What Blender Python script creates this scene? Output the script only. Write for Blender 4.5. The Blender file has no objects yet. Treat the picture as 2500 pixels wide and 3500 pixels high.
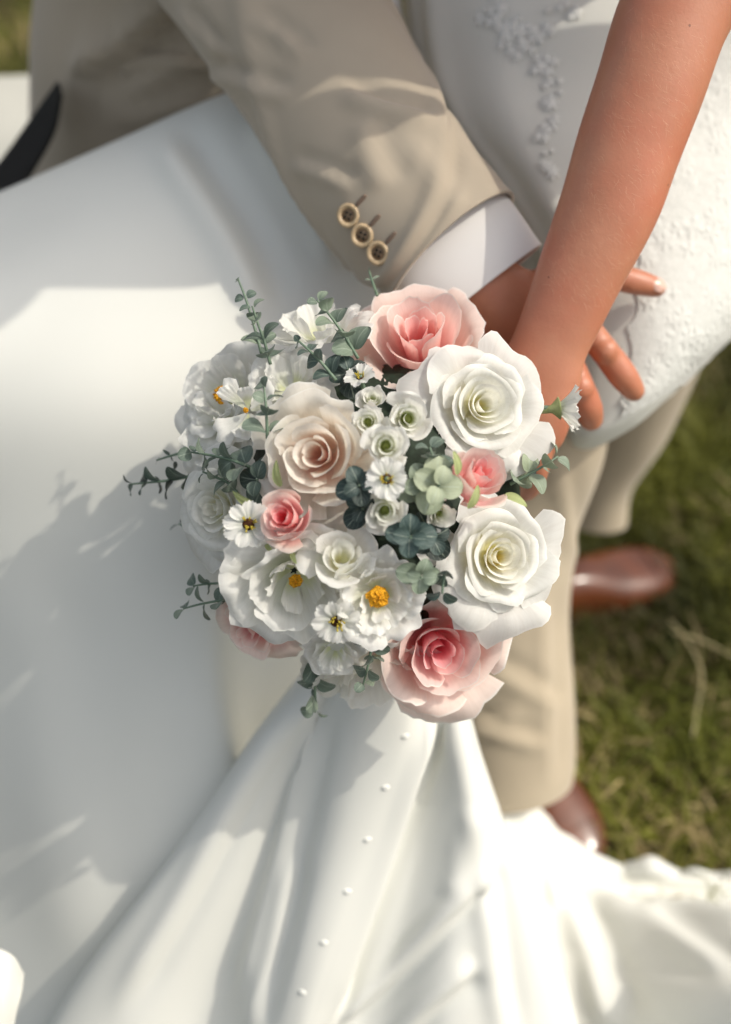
import bpy, bmesh, math, random
import numpy as np
from mathutils import Vector, Matrix

random.seed(7)
rng = np.random.default_rng(7)
scene = bpy.context.scene
COL = scene.collection

# ------------------------------------------------------------------ camera, sky, sun, exposure
PITCH = math.radians(48.0)
CAM = Vector((0.0, 0.0, 1.394))
FWD = Vector((0, math.cos(PITCH), -math.sin(PITCH)))
UPV = Vector((0, math.sin(PITCH), math.cos(PITCH)))
RGT = Vector((1, 0, 0))
LENS, SENS = 40.0, 24.0
FPX = LENS / SENS * 2500.0
cam_d = bpy.data.cameras.new('camera')
cam_d.sensor_fit = 'HORIZONTAL'
cam_d.sensor_width = SENS
cam_d.lens = LENS
cam_d.clip_start = 0.02
cam_d.clip_end = 1000
cam_d.dof.use_dof = True
cam_d.dof.focus_distance = 0.855
cam_d.dof.aperture_fstop = 2.2
cam_d.dof.aperture_blades = 9
cam = bpy.data.objects.new('camera', cam_d)
COL.objects.link(cam)
cam.location = CAM
cam.rotation_euler = (math.pi / 2 - PITCH, 0, 0)
scene.camera = cam

TO_SUN = Vector((0.62, -0.04, 0.78)).normalized()
world = bpy.data.worlds.new('World')
scene.world = world
world.use_nodes = True
wn = world.node_tree
sky = wn.nodes.new('ShaderNodeTexSky')
sky.sky_type = 'NISHITA'
sky.sun_disc = False
sky.sun_elevation = math.asin(TO_SUN.z)
sky.sun_rotation = math.atan2(TO_SUN.x, TO_SUN.y)
sky.air_density = 1.6
sky.dust_density = 6.0
sky.ozone_density = 1.0
hs = wn.nodes.new('ShaderNodeHueSaturation')
hs.inputs['Saturation'].default_value = 0.48
wn.links.new(sky.outputs[0], hs.inputs['Color'])
wn.links.new(hs.outputs[0], wn.nodes['Background'].inputs[0])
wn.nodes['Background'].inputs[1].default_value = 0.15
sun_d = bpy.data.lights.new('sun', 'SUN')
sun_d.energy = 2.0
sun_d.angle = math.radians(0.6)
sun_d.color = (1.0, 0.935, 0.81)
sun = bpy.data.objects.new('sun', sun_d)
COL.objects.link(sun)
sun.rotation_euler = TO_SUN.to_track_quat('Z', 'Y').to_euler()
sun.location = (2, -1, 4)

scene.view_settings.view_transform = 'Standard'
scene.view_settings.look = 'None'
scene.view_settings.gamma = 1.0
scene.view_settings.use_curve_mapping = False
scene.view_settings.exposure = 0.20
scene.render.film_transparent = False
try:
    scene.cycles.use_denoising = True
    scene.cycles.max_bounces = 12
    scene.cycles.diffuse_bounces = 10
    scene.cycles.transmission_bounces = 10
    scene.cycles.transparent_max_bounces = 8
except Exception:
    pass


# ------------------------------------------------------------------ helpers
def P(px, py, d):
    """point on the sight line through photo pixel (px, py), at axial distance d in metres"""
    return CAM + d * (FWD + RGT * ((px - 1250) / FPX) + UPV * ((1750 - py) / FPX))


def G(px, py, z=0.0):
    """point at height z on the sight line through photo pixel (px, py)"""
    v = FWD + RGT * ((px - 1250) / FPX) + UPV * ((1750 - py) / FPX)
    return CAM + v * ((z - CAM.z) / v.z)


def camdir(ax, ay, az):
    return (RGT * ax + UPV * ay - FWD * az).normalized()


def catmull(pts, n):
    """resample a polyline of equal-length vectors with a Catmull-Rom spline"""
    p = np.asarray(pts, float)
    m = len(p)
    if m == 2:
        t = np.linspace(0, 1, n)[:, None]
        return p[0] * (1 - t) + p[1] * t
    e = np.vstack([2 * p[0] - p[1], p, 2 * p[-1] - p[-2]])
    t = np.linspace(0, m - 1 - 1e-9, n)
    i = t.astype(int)
    f = (t - i)[:, None]
    a, b, c, d = e[i], e[i + 1], e[i + 2], e[i + 3]
    return 0.5 * ((2 * b) + (c - a) * f + (2 * a - 5 * b + 4 * c - d) * f ** 2 + (3 * b - a - 3 * c + d) * f ** 3)


def waves(x, y, seed, n=5, lo=1.0, hi=4.0):
    r = np.random.default_rng(seed)
    out = np.zeros(np.broadcast(x, y).shape)
    for _ in range(n):
        k = r.uniform(lo, hi)
        th = r.uniform(0, math.tau)
        out += np.sin(k * (x * math.cos(th) + y * math.sin(th)) + r.uniform(0, math.tau)) / n
    return out


def mesh_obj(name, verts, faces, mat, parent=None, uv=None, smooth=True, color=None, inv=True):
    me = bpy.data.meshes.new(name)
    me.from_pydata([tuple(v) for v in verts], [], [tuple(int(i) for i in f) for f in faces])
    if uv is not None:
        lay = me.uv_layers.new(name='UVMap')
        idx = np.empty(len(me.loops), int)
        me.loops.foreach_get('vertex_index', idx)
        lay.data.foreach_set('uv', np.asarray(uv, float)[idx].astype(np.float32).ravel())
    if smooth:
        me.polygons.foreach_set('use_smooth', [True] * len(me.polygons))
    if mat is not None:
        me.materials.append(mat)
    ob = bpy.data.objects.new(name, me)
    COL.objects.link(ob)
    if color is not None:
        ob.color = (*color, 0.0) if len(color) == 3 else color
    if parent is not None:
        attach(ob, parent, inv)
    return ob


def world_of(o):
    m = o.matrix_basis.copy()
    while o.parent is not None:
        m = o.parent.matrix_basis @ o.matrix_parent_inverse @ m if False else (o.parent.matrix_basis @ (o.matrix_parent_inverse @ m))
        o = o.parent
    return m


def attach(ob, parent, keep_world=True):
    ob.parent = parent
    if keep_world:
        ob.matrix_parent_inverse = world_of(parent).inverted()


def empty(name, loc, parent=None, matrix=None):
    o = bpy.data.objects.new(name, None)
    o.empty_display_size = 0.02
    COL.objects.link(o)
    if matrix is not None:
        o.matrix_basis = matrix
    else:
        o.location = loc
        o.matrix_basis = Matrix.Translation(Vector(loc))
    if parent is not None:
        attach(o, parent)
    return o


def tag(o, label=None, cat=None, group=None, kind=None):
    if label: o['label'] = label
    if cat: o['category'] = cat
    if group: o['group'] = group
    if kind: o['kind'] = kind
    return o


def grid_faces(nu, nv, closed=False):
    f = []
    for i in range(nu if closed else nu - 1):
        a = i * nv
        b = ((i + 1) % nu) * nv
        for j in range(nv - 1):
            f.append((a + j, b + j, b + j + 1, a + j + 1))
    return f


def grid_uv(nu, nv):
    U, V = np.meshgrid(np.linspace(0, 1, nu), np.linspace(0, 1, nv), indexing='ij')
    return np.stack([U.ravel(), V.ravel()], 1)


def loft_pts(curves, nu, nv):
    """curves: list of point lists. Returns (nu, nv, 3): nv samples along each curve, nu across the curves"""
    rows = np.stack([catmull([tuple(p) for p in c], nv) for c in curves])   # m, nv, 3
    flat = rows.reshape(len(curves), -1)
    return catmull(flat, nu).reshape(nu, nv, 3)


def normals_of(g):
    du = np.gradient(g, axis=0)
    dv = np.gradient(g, axis=1)
    n = np.cross(du, dv)
    n /= np.linalg.norm(n, axis=2, keepdims=True) + 1e-12
    c = np.array(CAM)
    s = np.sign(((c - g) * n).sum(2, keepdims=True).mean())
    return n * s


def proj(g):
    q = g - np.array(CAM)
    d = q @ np.array(FWD)
    return 1250 + FPX * (q @ np.array(RGT)) / d, 1750 - FPX * (q @ np.array(UPV)) / d


def crease(g, a, b, w, amp, nrm=None, k=0.8):
    """a long fold from a to b: a ridge with a hollow beside it"""
    n = normals_of(g) if nrm is None else nrm
    x, y = proj(g)
    ax, ay, bx, by = *a, *b
    L = math.hypot(bx - ax, by - ay)
    t = ((x - ax) * (bx - ax) + (y - ay) * (by - ay)) / (L * L)
    s_ = ((x - ax) * (by - ay) - (y - ay) * (bx - ax)) / L
    s_ = s_ + 0.12 * w * np.sin(t * 7 + ax)
    f = np.clip(t * 4 + 0.4, 0, 1) * np.clip((1 - t) * 4 + 0.4, 0, 1)
    f = f * f * (3 - 2 * f)
    h = amp * f * (np.exp(-(s_ / w) ** 2) - k * np.exp(-((s_ - 1.7 * w) / w) ** 2))
    return g + n * h[:, :, None]


def sheet(name, g, mat, parent, thick=0.0):
    nu, nv = g.shape[:2]
    ob = mesh_obj(name, g.reshape(-1, 3), grid_faces(nu, nv), mat, parent, grid_uv(nu, nv))
    if thick:
        m = ob.modifiers.new('solidify', 'SOLIDIFY')
        m.thickness = thick
        m.offset = -1
    return ob


def tube_data(cs, rx, ry, nseg=24, n=40, cap=True, side=None, twist=None):
    """a closed tapered tube through centres cs (3-D), half widths rx across the view, ry along it"""
    arr = np.hstack([np.asarray([tuple(c) for c in cs], float), np.asarray(rx, float)[:, None], np.asarray(ry, float)[:, None]])
    s = catmull(arr, n)
    c, rx, ry = s[:, :3], np.maximum(s[:, 3], 1e-4), np.maximum(s[:, 4], 1e-4)
    t = np.gradient(c, axis=0)
    t /= np.linalg.norm(t, axis=1, keepdims=True) + 1e-12
    ref = np.array(CAM) - c if side is None else np.broadcast_to(np.array(side, float), c.shape)
    sd = np.cross(t, ref)
    sd /= np.linalg.norm(sd, axis=1, keepdims=True) + 1e-12
    nn = np.cross(sd, t)
    a = np.linspace(0, math.tau, nseg, endpoint=False)
    ring = c[:, None, :] + sd[:, None, :] * (rx[:, None] * np.cos(a))[:, :, None] + nn[:, None, :] * (ry[:, None] * np.sin(a))[:, :, None]
    return c, ring, sd, nn, t


def tube_mesh(cs, rx, ry=None, nseg=24, n=40, cap=True, side=None, disp=None):
    ry = rx if ry is None else ry
    c, ring, sd, nn, t = tube_data(cs, rx, ry, nseg, n, cap, side)
    if disp is not None:
        ring = disp(ring, c)
    V = ring.reshape(-1, 3)
    F = []
    for i in range(n - 1):
        for j in range(nseg):
            k = (j + 1) % nseg
            F.append((i * nseg + j, i * nseg + k, (i + 1) * nseg + k, (i + 1) * nseg + j))
    uv = np.stack(np.meshgrid(np.linspace(0, 1, n), np.linspace(0, 1, nseg), indexing='ij'), -1).reshape(-1, 2)
    if cap:
        a, b = len(V), len(V) + 1
        V = np.vstack([V, c[0], c[-1]])
        uv = np.vstack([uv, [0, 0], [1, 0]])
        for j in range(nseg):
            k = (j + 1) % nseg
            F.append((a, k, j))
            F.append((b, (n - 1) * nseg + j, (n - 1) * nseg + k))
    return V, F, uv


def join_data(items):
    V, F = [], []
    off = 0
    for v, f, *_ in items:
        V.append(np.asarray(v))
        F += [tuple(i + off for i in q) for q in f]
        off += len(v)
    return np.vstack(V), F


def ball_data(c, r, axes=None, nu=20, nv=12):
    V, F = [], []
    rr = np.array(r if hasattr(r, '__len__') else (r, r, r), float)
    M = np.eye(3) if axes is None else np.array(axes, float)
    for j in range(nv + 1):
        th = math.pi * j / nv
        for i in range(nu):
            ph = math.tau * i / nu
            p = np.array((math.sin(th) * math.cos(ph), math.sin(th) * math.sin(ph), math.cos(th))) * rr
            V.append(np.array(c) + M.T @ p)
    for j in range(nv):
        for i in range(nu):
            k = (i + 1) % nu
            F.append((j * nu + i, (j + 1) * nu + i, (j + 1) * nu + k, j * nu + k))
    return np.array(V), F


def remeshed(name, V, F, mat, parent, voxel, smooth=8):
    """one continuous skin over overlapping closed volumes"""
    me = bpy.data.meshes.new(name + '_cage')
    me.from_pydata([tuple(v) for v in V], [], F)
    bm = bmesh.new(); bm.from_mesh(me)
    bmesh.ops.remove_doubles(bm, verts=bm.verts, dist=1e-6)
    bmesh.ops.recalc_face_normals(bm, faces=bm.faces)
    bm.to_mesh(me); bm.free()
    tmp = bpy.data.objects.new(name + '_cage', me)
    COL.objects.link(tmp)
    m = tmp.modifiers.new('r', 'REMESH'); m.mode = 'VOXEL'; m.voxel_size = voxel; m.use_smooth_shade = True
    s = tmp.modifiers.new('s', 'SMOOTH'); s.iterations = smooth; s.factor = 0.5
    dg = bpy.context.evaluated_depsgraph_get()
    new = bpy.data.meshes.new_from_object(tmp.evaluated_get(dg))
    bpy.data.objects.remove(tmp)
    bpy.data.meshes.remove(me)
    new.name = name
    new.polygons.foreach_set('use_smooth', [True] * len(new.polygons))
    new.materials.clear(); new.materials.append(mat)
    ob = bpy.data.objects.new(name, new)
    COL.objects.link(ob)
    attach(ob, parent)
    return ob


# ------------------------------------------------------------------ materials
def nmat(name):
    m = bpy.data.materials.new(name)
    m.use_nodes = True
    nt = m.node_tree
    return m, nt, nt.nodes['Principled BSDF']


def noise_node(nt, scale, detail=3, rough=0.5, coord='Object', vec_scale=None):
    tc = nt.nodes.new('ShaderNodeTexCoord')
    nz = nt.nodes.new('ShaderNodeTexNoise')
    nz.inputs['Scale'].default_value = scale
    nz.inputs['Detail'].default_value = detail
    nz.inputs['Roughness'].default_value = rough
    if vec_scale:
        mp = nt.nodes.new('ShaderNodeMapping')
        mp.inputs['Scale'].default_value = vec_scale
        nt.links.new(tc.outputs[coord], mp.inputs[0])
        nt.links.new(mp.outputs[0], nz.inputs['Vector'])
    else:
        nt.links.new(tc.outputs[coord], nz.inputs['Vector'])
    return nz


def ramp_node(nt, src, stops):
    r = nt.nodes.new('ShaderNodeValToRGB')
    el = r.color_ramp.elements
    while len(el) < len(stops):
        el.new(0.5)
    for e, (p, c) in zip(el, stops):
        e.position = p
        e.color = (*c, 1)
    nt.links.new(src, r.inputs[0])
    return r


def add_bump(nt, bsdf, height, strength, dist):
    b = nt.nodes.new('ShaderNodeBump')
    b.inputs['Strength'].default_value = strength
    b.inputs['Distance'].default_value = dist
    nt.links.new(height, b.inputs['Height'])
    nt.links.new(b.outputs[0], bsdf.inputs['Normal'])
    return b


def cloth_mat(name, c1, c2, weave=900, rough=0.85, sheen=0.25, bump=0.25, bdist=0.0006, mottle=7, spec=0.2):
    m, nt, b = nmat(name)
    nz = noise_node(nt, mottle, 4)
    r = ramp_node(nt, nz.outputs['Fac'], [(0.3, c1), (0.7, c2)])
    nt.links.new(r.outputs[0], b.inputs['Base Color'])
    b.inputs['Roughness'].default_value = rough
    b.inputs['Specular IOR Level'].default_value = spec
    b.inputs['Sheen Weight'].default_value = sheen
    w = noise_node(nt, weave, 2, 0.6)
    add_bump(nt, b, w.outputs['Fac'], bump, bdist)
    return m


def thin_mat(name, build, trans=0.35, rough=0.6, spec=0.25, sheen=0.0, bump=None):
    """thin fabric or leaf: light comes through"""
    m, nt, b = nmat(name)
    col = build(nt)
    b.inputs['Roughness'].default_value = rough
    b.inputs['Specular IOR Level'].default_value = spec
    b.inputs['Sheen Weight'].default_value = sheen
    nt.links.new(col, b.inputs['Base Color'])
    t = nt.nodes.new('ShaderNodeBsdfTranslucent')
    nt.links.new(col, t.inputs['Color'])
    mx = nt.nodes.new('ShaderNodeMixShader')
    mx.inputs[0].default_value = trans
    nt.links.new(b.outputs[0], mx.inputs[1])
    nt.links.new(t.outputs[0], mx.inputs[2])
    nt.links.new(mx.outputs[0], nt.nodes['Material Output'].inputs['Surface'])
    if bump:
        w = noise_node(nt, bump[0], 3, 0.6)
        w2 = noise_node(nt, 1.0, 3, 0.55, 'UV', (16, 2.2, 1))
        ad = nt.nodes.new('ShaderNodeMath'); ad.operation = 'MULTIPLY_ADD'
        nt.links.new(w2.outputs['Fac'], ad.inputs[0]); ad.inputs[1].default_value = 4.0
        nt.links.new(w.outputs['Fac'], ad.inputs[2])
        bp = add_bump(nt, b, ad.outputs[0], bump[1], bump[2])
        nt.links.new(bp.outputs[0], t.inputs['Normal'])
    return m


def mixrgb(nt, fac, a, b, blend='MIX'):
    mx = nt.nodes.new('ShaderNodeMix')
    mx.data_type = 'RGBA'
    mx.blend_type = blend
    for sock, v in ((mx.inputs[0], fac), (mx.inputs[6], a), (mx.inputs[7], b)):
        if isinstance(v, (float, int)):
            sock.default_value = v
        elif isinstance(v, tuple):
            sock.default_value = (*v, 1)
        else:
            nt.links.new(v, sock)
    return mx.outputs[2]


def petal_build(edge, lo=0.25, hi=0.85, rim=(0.95, 0.94, 0.90)):
    def f(nt):
        uv = nt.nodes.new('ShaderNodeUVMap')
        sp = nt.nodes.new('ShaderNodeSeparateXYZ')
        nt.links.new(uv.outputs[0], sp.inputs[0])
        oi = nt.nodes.new('ShaderNodeObjectInfo')
        nz = noise_node(nt, 60, 3)
        ad = nt.nodes.new('ShaderNodeMath'); ad.operation = 'MULTIPLY_ADD'
        nt.links.new(nz.outputs['Fac'], ad.inputs[0]); ad.inputs[1].default_value = 0.22
        sb = nt.nodes.new('ShaderNodeMath'); sb.operation = 'ADD'
        nt.links.new(sp.outputs[1], sb.inputs[0]); sb.inputs[1].default_value = -0.11
        nt.links.new(sb.outputs[0], ad.inputs[2])
        r = ramp_node(nt, ad.outputs[0], [(lo, (0, 0, 0)), (hi, (1, 1, 1))])
        r.color_ramp.interpolation = 'EASE'
        edge2 = mixrgb(nt, oi.outputs['Alpha'], edge, oi.outputs['Color'])
        c = mixrgb(nt, r.outputs[0], oi.outputs['Color'], edge2)
        st_ = noise_node(nt, 1.0, 4, 0.6, 'UV', (26, 2.0, 1))
        sr = ramp_node(nt, st_.outputs['Fac'], [(0.3, (0.93, 0.92, 0.91)), (0.65, (1, 1, 1))])
        c = mixrgb(nt, 1.0, c, sr.outputs[0], 'MULTIPLY')
        r2 = ramp_node(nt, sp.outputs[1], [(0.965, (0, 0, 0)), (0.995, (1, 1, 1))])
        return mixrgb(nt, r2.outputs[0], c, rim)
    return f


M = {}
M['petal_white'] = thin_mat('petal_white', petal_build((0.885, 0.885, 0.85), 0.12, 0.66), 0.46, 0.65, 0.2, 0.15, (1400, 0.25, 0.0003))
M['petal_cream'] = thin_mat('petal_cream', petal_build((0.92, 0.88, 0.80), 0.3, 0.9, (0.93, 0.91, 0.86)), 0.44, 0.65, 0.2, 0.15, (1400, 0.25, 0.0003))
M['petal_blush'] = thin_mat('petal_blush', petal_build((0.95, 0.80, 0.73), 0.32, 0.95, (0.93, 0.87, 0.82)), 0.42, 0.6, 0.2, 0.15, (1400, 0.25, 0.0003))


def leaf_build(nt):
    oi = nt.nodes.new('ShaderNodeObjectInfo')
    nz = noise_node(nt, 140, 4)
    r = ramp_node(nt, nz.outputs['Fac'], [(0.3, (0.75, 0.78, 0.74)), (0.75, (1.12, 1.12, 1.08))])
    c = mixrgb(nt, 1.0, oi.outputs['Color'], r.outputs[0], 'MULTIPLY')
    uv = nt.nodes.new('ShaderNodeUVMap')
    sp = nt.nodes.new('ShaderNodeSeparateXYZ')
    nt.links.new(uv.outputs[0], sp.inputs[0])
    # midrib and slanting side veins
    a = nt.nodes.new('ShaderNodeMath'); a.operation = 'SUBTRACT'; nt.links.new(sp.outputs[0], a.inputs[0]); a.inputs[1].default_value = 0.5
    b = nt.nodes.new('ShaderNodeMath'); b.operation = 'ABSOLUTE'; nt.links.new(a.outputs[0], b.inputs[0])
    mid = ramp_node(nt, b.outputs[0], [(0.015, (1, 1, 1)), (0.045, (0, 0, 0))])
    s = nt.nodes.new('ShaderNodeMath'); s.operation = 'SUBTRACT'; nt.links.new(sp.outputs[1], s.inputs[0]); nt.links.new(b.outputs[0], s.inputs[1])
    k = nt.nodes.new('ShaderNodeMath'); k.operation = 'MULTIPLY'; nt.links.new(s.outputs[0], k.inputs[0]); k.inputs[1].default_value = 30
    sn = nt.nodes.new('ShaderNodeMath'); sn.operation = 'SINE'; nt.links.new(k.outputs[0], sn.inputs[0])
    side = ramp_node(nt, sn.outputs[0], [(0.86, (0, 0, 0)), (1.0, (0.45, 0.45, 0.45))])
    add = mixrgb(nt, 1.0, mid.outputs[0], side.outputs[0], 'ADD')
    mu = nt.nodes.new('ShaderNodeMath'); mu.operation = 'MULTIPLY'; nt.links.new(add, mu.inputs[0]); mu.inputs[1].default_value = 0.35
    return mixrgb(nt, mu.outputs[0], c, (0.45, 0.52, 0.42))


M['leaf'] = thin_mat('eucalyptus_leaf', leaf_build, 0.15, 0.45, 0.45, 0.1, (500, 0.3, 0.0006))


def plain(name, c, rough=0.6, spec=0.3, var=0.15, scale=200, bump=0.0):
    m, nt, b = nmat(name)
    nz = noise_node(nt, scale, 3)
    lo = tuple(x * (1 - var) for x in c)
    hi = tuple(min(1, x * (1 + var)) for x in c)
    r = ramp_node(nt, nz.outputs['Fac'], [(0.3, lo), (0.7, hi)])
    nt.links.new(r.outputs[0], b.inputs['Base Color'])
    b.inputs['Roughness'].default_value = rough
    b.inputs['Specular IOR Level'].default_value = spec
    if bump:
        add_bump(nt, b, nz.outputs['Fac'], bump, 0.001)
    return m


M['stem'] = plain('plastic_stem', (0.13, 0.19, 0.13), 0.45, 0.4)
M['sepal'] = thin_mat('green_sepal', lambda nt: ramp_node(nt, noise_node(nt, 300, 2).outputs['Fac'], [(0.3, (0.33, 0.38, 0.16)), (0.7, (0.45, 0.50, 0.24))]).outputs[0], 0.25, 0.6)
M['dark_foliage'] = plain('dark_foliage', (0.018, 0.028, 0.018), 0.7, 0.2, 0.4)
M['stamen_orange'] = plain('stamen_orange', (0.62, 0.30, 0.02), 0.8, 0.1, 0.5, 900, 0.6)
M['stamen_yellow'] = plain('stamen_yellow', (0.45, 0.36, 0.05), 0.6, 0.2, 0.3, 600)
M['daisy_disc'] = plain('daisy_disc', (0.06, 0.025, 0.012), 0.8, 0.1, 0.5, 700)
M['throat'] = plain('green_throat', (0.34, 0.38, 0.12), 0.7, 0.2, 0.3, 300)
M['ribbon'] = plain('satin_ribbon', (0.8, 0.79, 0.75), 0.4, 0.4, 0.05)
M['suit'] = cloth_mat('tan_suit', (0.385, 0.326, 0.252), (0.43, 0.368, 0.288), 1500, 0.9, 0.25, 0.35, 0.0005)
M['trouser'] = cloth_mat('beige_trousers', (0.40, 0.335, 0.245), (0.45, 0.38, 0.28), 1500, 0.9, 0.2, 0.3, 0.0005)
M['shirt'] = cloth_mat('white_shirt', (0.72, 0.70, 0.68), (0.75, 0.735, 0.715), 1800, 0.8, 0.1, 0.2, 0.0003)
M['lining'] = plain('dark_lining', (0.012, 0.011, 0.010), 0.7, 0.2)
M['satin'] = cloth_mat('white_satin', (0.69, 0.69, 0.64), (0.725, 0.725, 0.675), 1200, 0.7, 0.1, 0.15, 0.0003, 5, 0.15)
M['lace'] = cloth_mat('white_lace', (0.60, 0.605, 0.57), (0.68, 0.685, 0.65), 420, 0.85, 0.2, 0.35, 0.0015, 160, 0.15)
M['applique'] = plain('lace_applique', (0.74, 0.745, 0.71), 0.9, 0.1, 0.04, 300)
M['button'] = plain('horn_button', (0.50, 0.37, 0.22), 0.35, 0.5, 0.25, 160)
M['button_dark'] = plain('button_recess', (0.20, 0.135, 0.08), 0.5, 0.4, 0.3, 300)
M['stitch'] = plain('buttonhole_stitch', (0.20, 0.145, 0.11), 0.9, 0.1, 0.2, 900)
M['leather'] = plain('brown_leather', (0.10, 0.030, 0.012), 0.2, 0.5, 0.25, 30)
M['sole'] = plain('shoe_sole', (0.03, 0.015, 0.010), 0.6, 0.3)
M['bench'] = plain('white_painted_bench', (0.46, 0.45, 0.40), 0.7, 0.3, 0.06, 9)
M['hair'] = plain('hair', (0.07, 0.035, 0.018), 0.6, 0.3, 0.4, 80)
M['hair_fine'] = plain('fine_blond_hair', (0.80, 0.56, 0.38), 0.4, 0.5, 0.2)


def skin_mat(name, c1, c2, red, freck=0.3):
    m, nt, b = nmat(name)
    nz = noise_node(nt, 22, 5, 0.6)
    r = ramp_node(nt, nz.outputs['Fac'], [(0.3, c1), (0.7, c2)])
    n2 = noise_node(nt, 16, 4, 0.6)
    f2 = ramp_node(nt, n2.outputs['Fac'], [(0.45, (0, 0, 0)), (0.7, (0.5, 0.5, 0.5))])
    c = mixrgb(nt, f2.outputs[0], r.outputs[0], red)
    tc = nt.nodes.new('ShaderNodeTexCoord')
    vo = nt.nodes.new('ShaderNodeTexVoronoi')
    vo.inputs['Scale'].default_value = 42
    nt.links.new(tc.outputs['Object'], vo.inputs['Vector'])
    f3 = ramp_node(nt, vo.outputs['Distance'], [(0.028, (1, 1, 1)), (0.05, (0, 0, 0))])
    pick = nt.nodes.new('ShaderNodeSeparateColor')
    nt.links.new(vo.outputs['Color'], pick.inputs[0])
    gt = nt.nodes.new('ShaderNodeMath'); gt.operation = 'GREATER_THAN'; gt.inputs[1].default_value = freck
    nt.links.new(pick.outputs[0], gt.inputs[0])
    mu = nt.nodes.new('ShaderNodeMath'); mu.operation = 'MULTIPLY'
    nt.links.new(f3.outputs[0], mu.inputs[0]); nt.links.new(gt.outputs[0], mu.inputs[1])
    m2 = nt.nodes.new('ShaderNodeMath'); m2.operation = 'MULTIPLY'; m2.inputs[1].default_value = 0.75
    nt.links.new(mu.outputs[0], m2.inputs[0])
    c = mixrgb(nt, m2.outputs[0], c, (0.13, 0.05, 0.03))
    nt.links.new(c, b.inputs['Base Color'])
    b.inputs['Roughness'].default_value = 0.42
    b.inputs['Specular IOR Level'].default_value = 0.5
    b.inputs['Subsurface Weight'].default_value = 0.12
    b.inputs['Subsurface Radius'].default_value = (0.01, 0.004, 0.002)
    b.inputs['Subsurface Scale'].default_value = 0.5
    pore = noise_node(nt, 420, 4, 0.65)
    lump = noise_node(nt, 55, 3, 0.5)
    ad = nt.nodes.new('ShaderNodeMath'); ad.operation = 'MULTIPLY_ADD'
    nt.links.new(lump.outputs['Fac'], ad.inputs[0]); ad.inputs[1].default_value = 2.0
    nt.links.new(pore.outputs['Fac'], ad.inputs[2])
    add_bump(nt, b, ad.outputs[0], 0.22, 0.0011)
    return m


M['skin_bride'] = skin_mat('tanned_skin', (0.45, 0.180, 0.105), (0.52, 0.225, 0.135), (0.52, 0.155, 0.090))
M['skin_groom'] = skin_mat('groom_skin', (0.42, 0.16, 0.09), (0.49, 0.205, 0.118), (0.48, 0.135, 0.075), 0.93)
M['nail'] = plain('finger_nail', (0.66, 0.42, 0.34), 0.2, 0.5, 0.05)

# ground and grass
gm, nt, b = nmat('lawn_soil')
nz = noise_node(nt, 14, 6, 0.65)
r = ramp_node(nt, nz.outputs['Fac'], [(0.3, (0.018, 0.019, 0.007)), (0.55, (0.045, 0.042, 0.014)), (0.75, (0.10, 0.08, 0.04))])
nt.links.new(r.outputs[0], b.inputs['Base Color'])
b.inputs['Roughness'].default_value = 0.95
b.inputs['Specular IOR Level'].default_value = 0.1
add_bump(nt, b, nz.outputs['Fac'], 0.8, 0.02)
M['ground'] = gm

gm, nt, b = nmat('grass_blade')
at = nt.nodes.new('ShaderNodeAttribute'); at.attribute_name = 'tint'
nt.links.new(at.outputs['Color'], b.inputs['Base Color'])
b.inputs['Roughness'].default_value = 0.55
b.inputs['Specular IOR Level'].default_value = 0.25
t = nt.nodes.new('ShaderNodeBsdfTranslucent'); nt.links.new(at.outputs['Color'], t.inputs['Color'])
mx = nt.nodes.new('ShaderNodeMixShader'); mx.inputs[0].default_value = 0.3
nt.links.new(b.outputs[0], mx.inputs[1]); nt.links.new(t.outputs[0], mx.inputs[2])
nt.links.new(mx.outputs[0], nt.nodes['Material Output'].inputs['Surface'])
M['grass'] = gm

# ------------------------------------------------------------------ the setting: ground and grass
gs = 300.0
ground = mesh_obj('ground', [(-gs, -gs, 0), (gs, -gs, 0), (gs, gs, 0), (-gs, gs, 0)], [(0, 1, 2, 3)], M['ground'], smooth=False)
tag(ground, 'lawn soil under the short grass, out to the horizon', 'ground', kind='structure')


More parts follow.
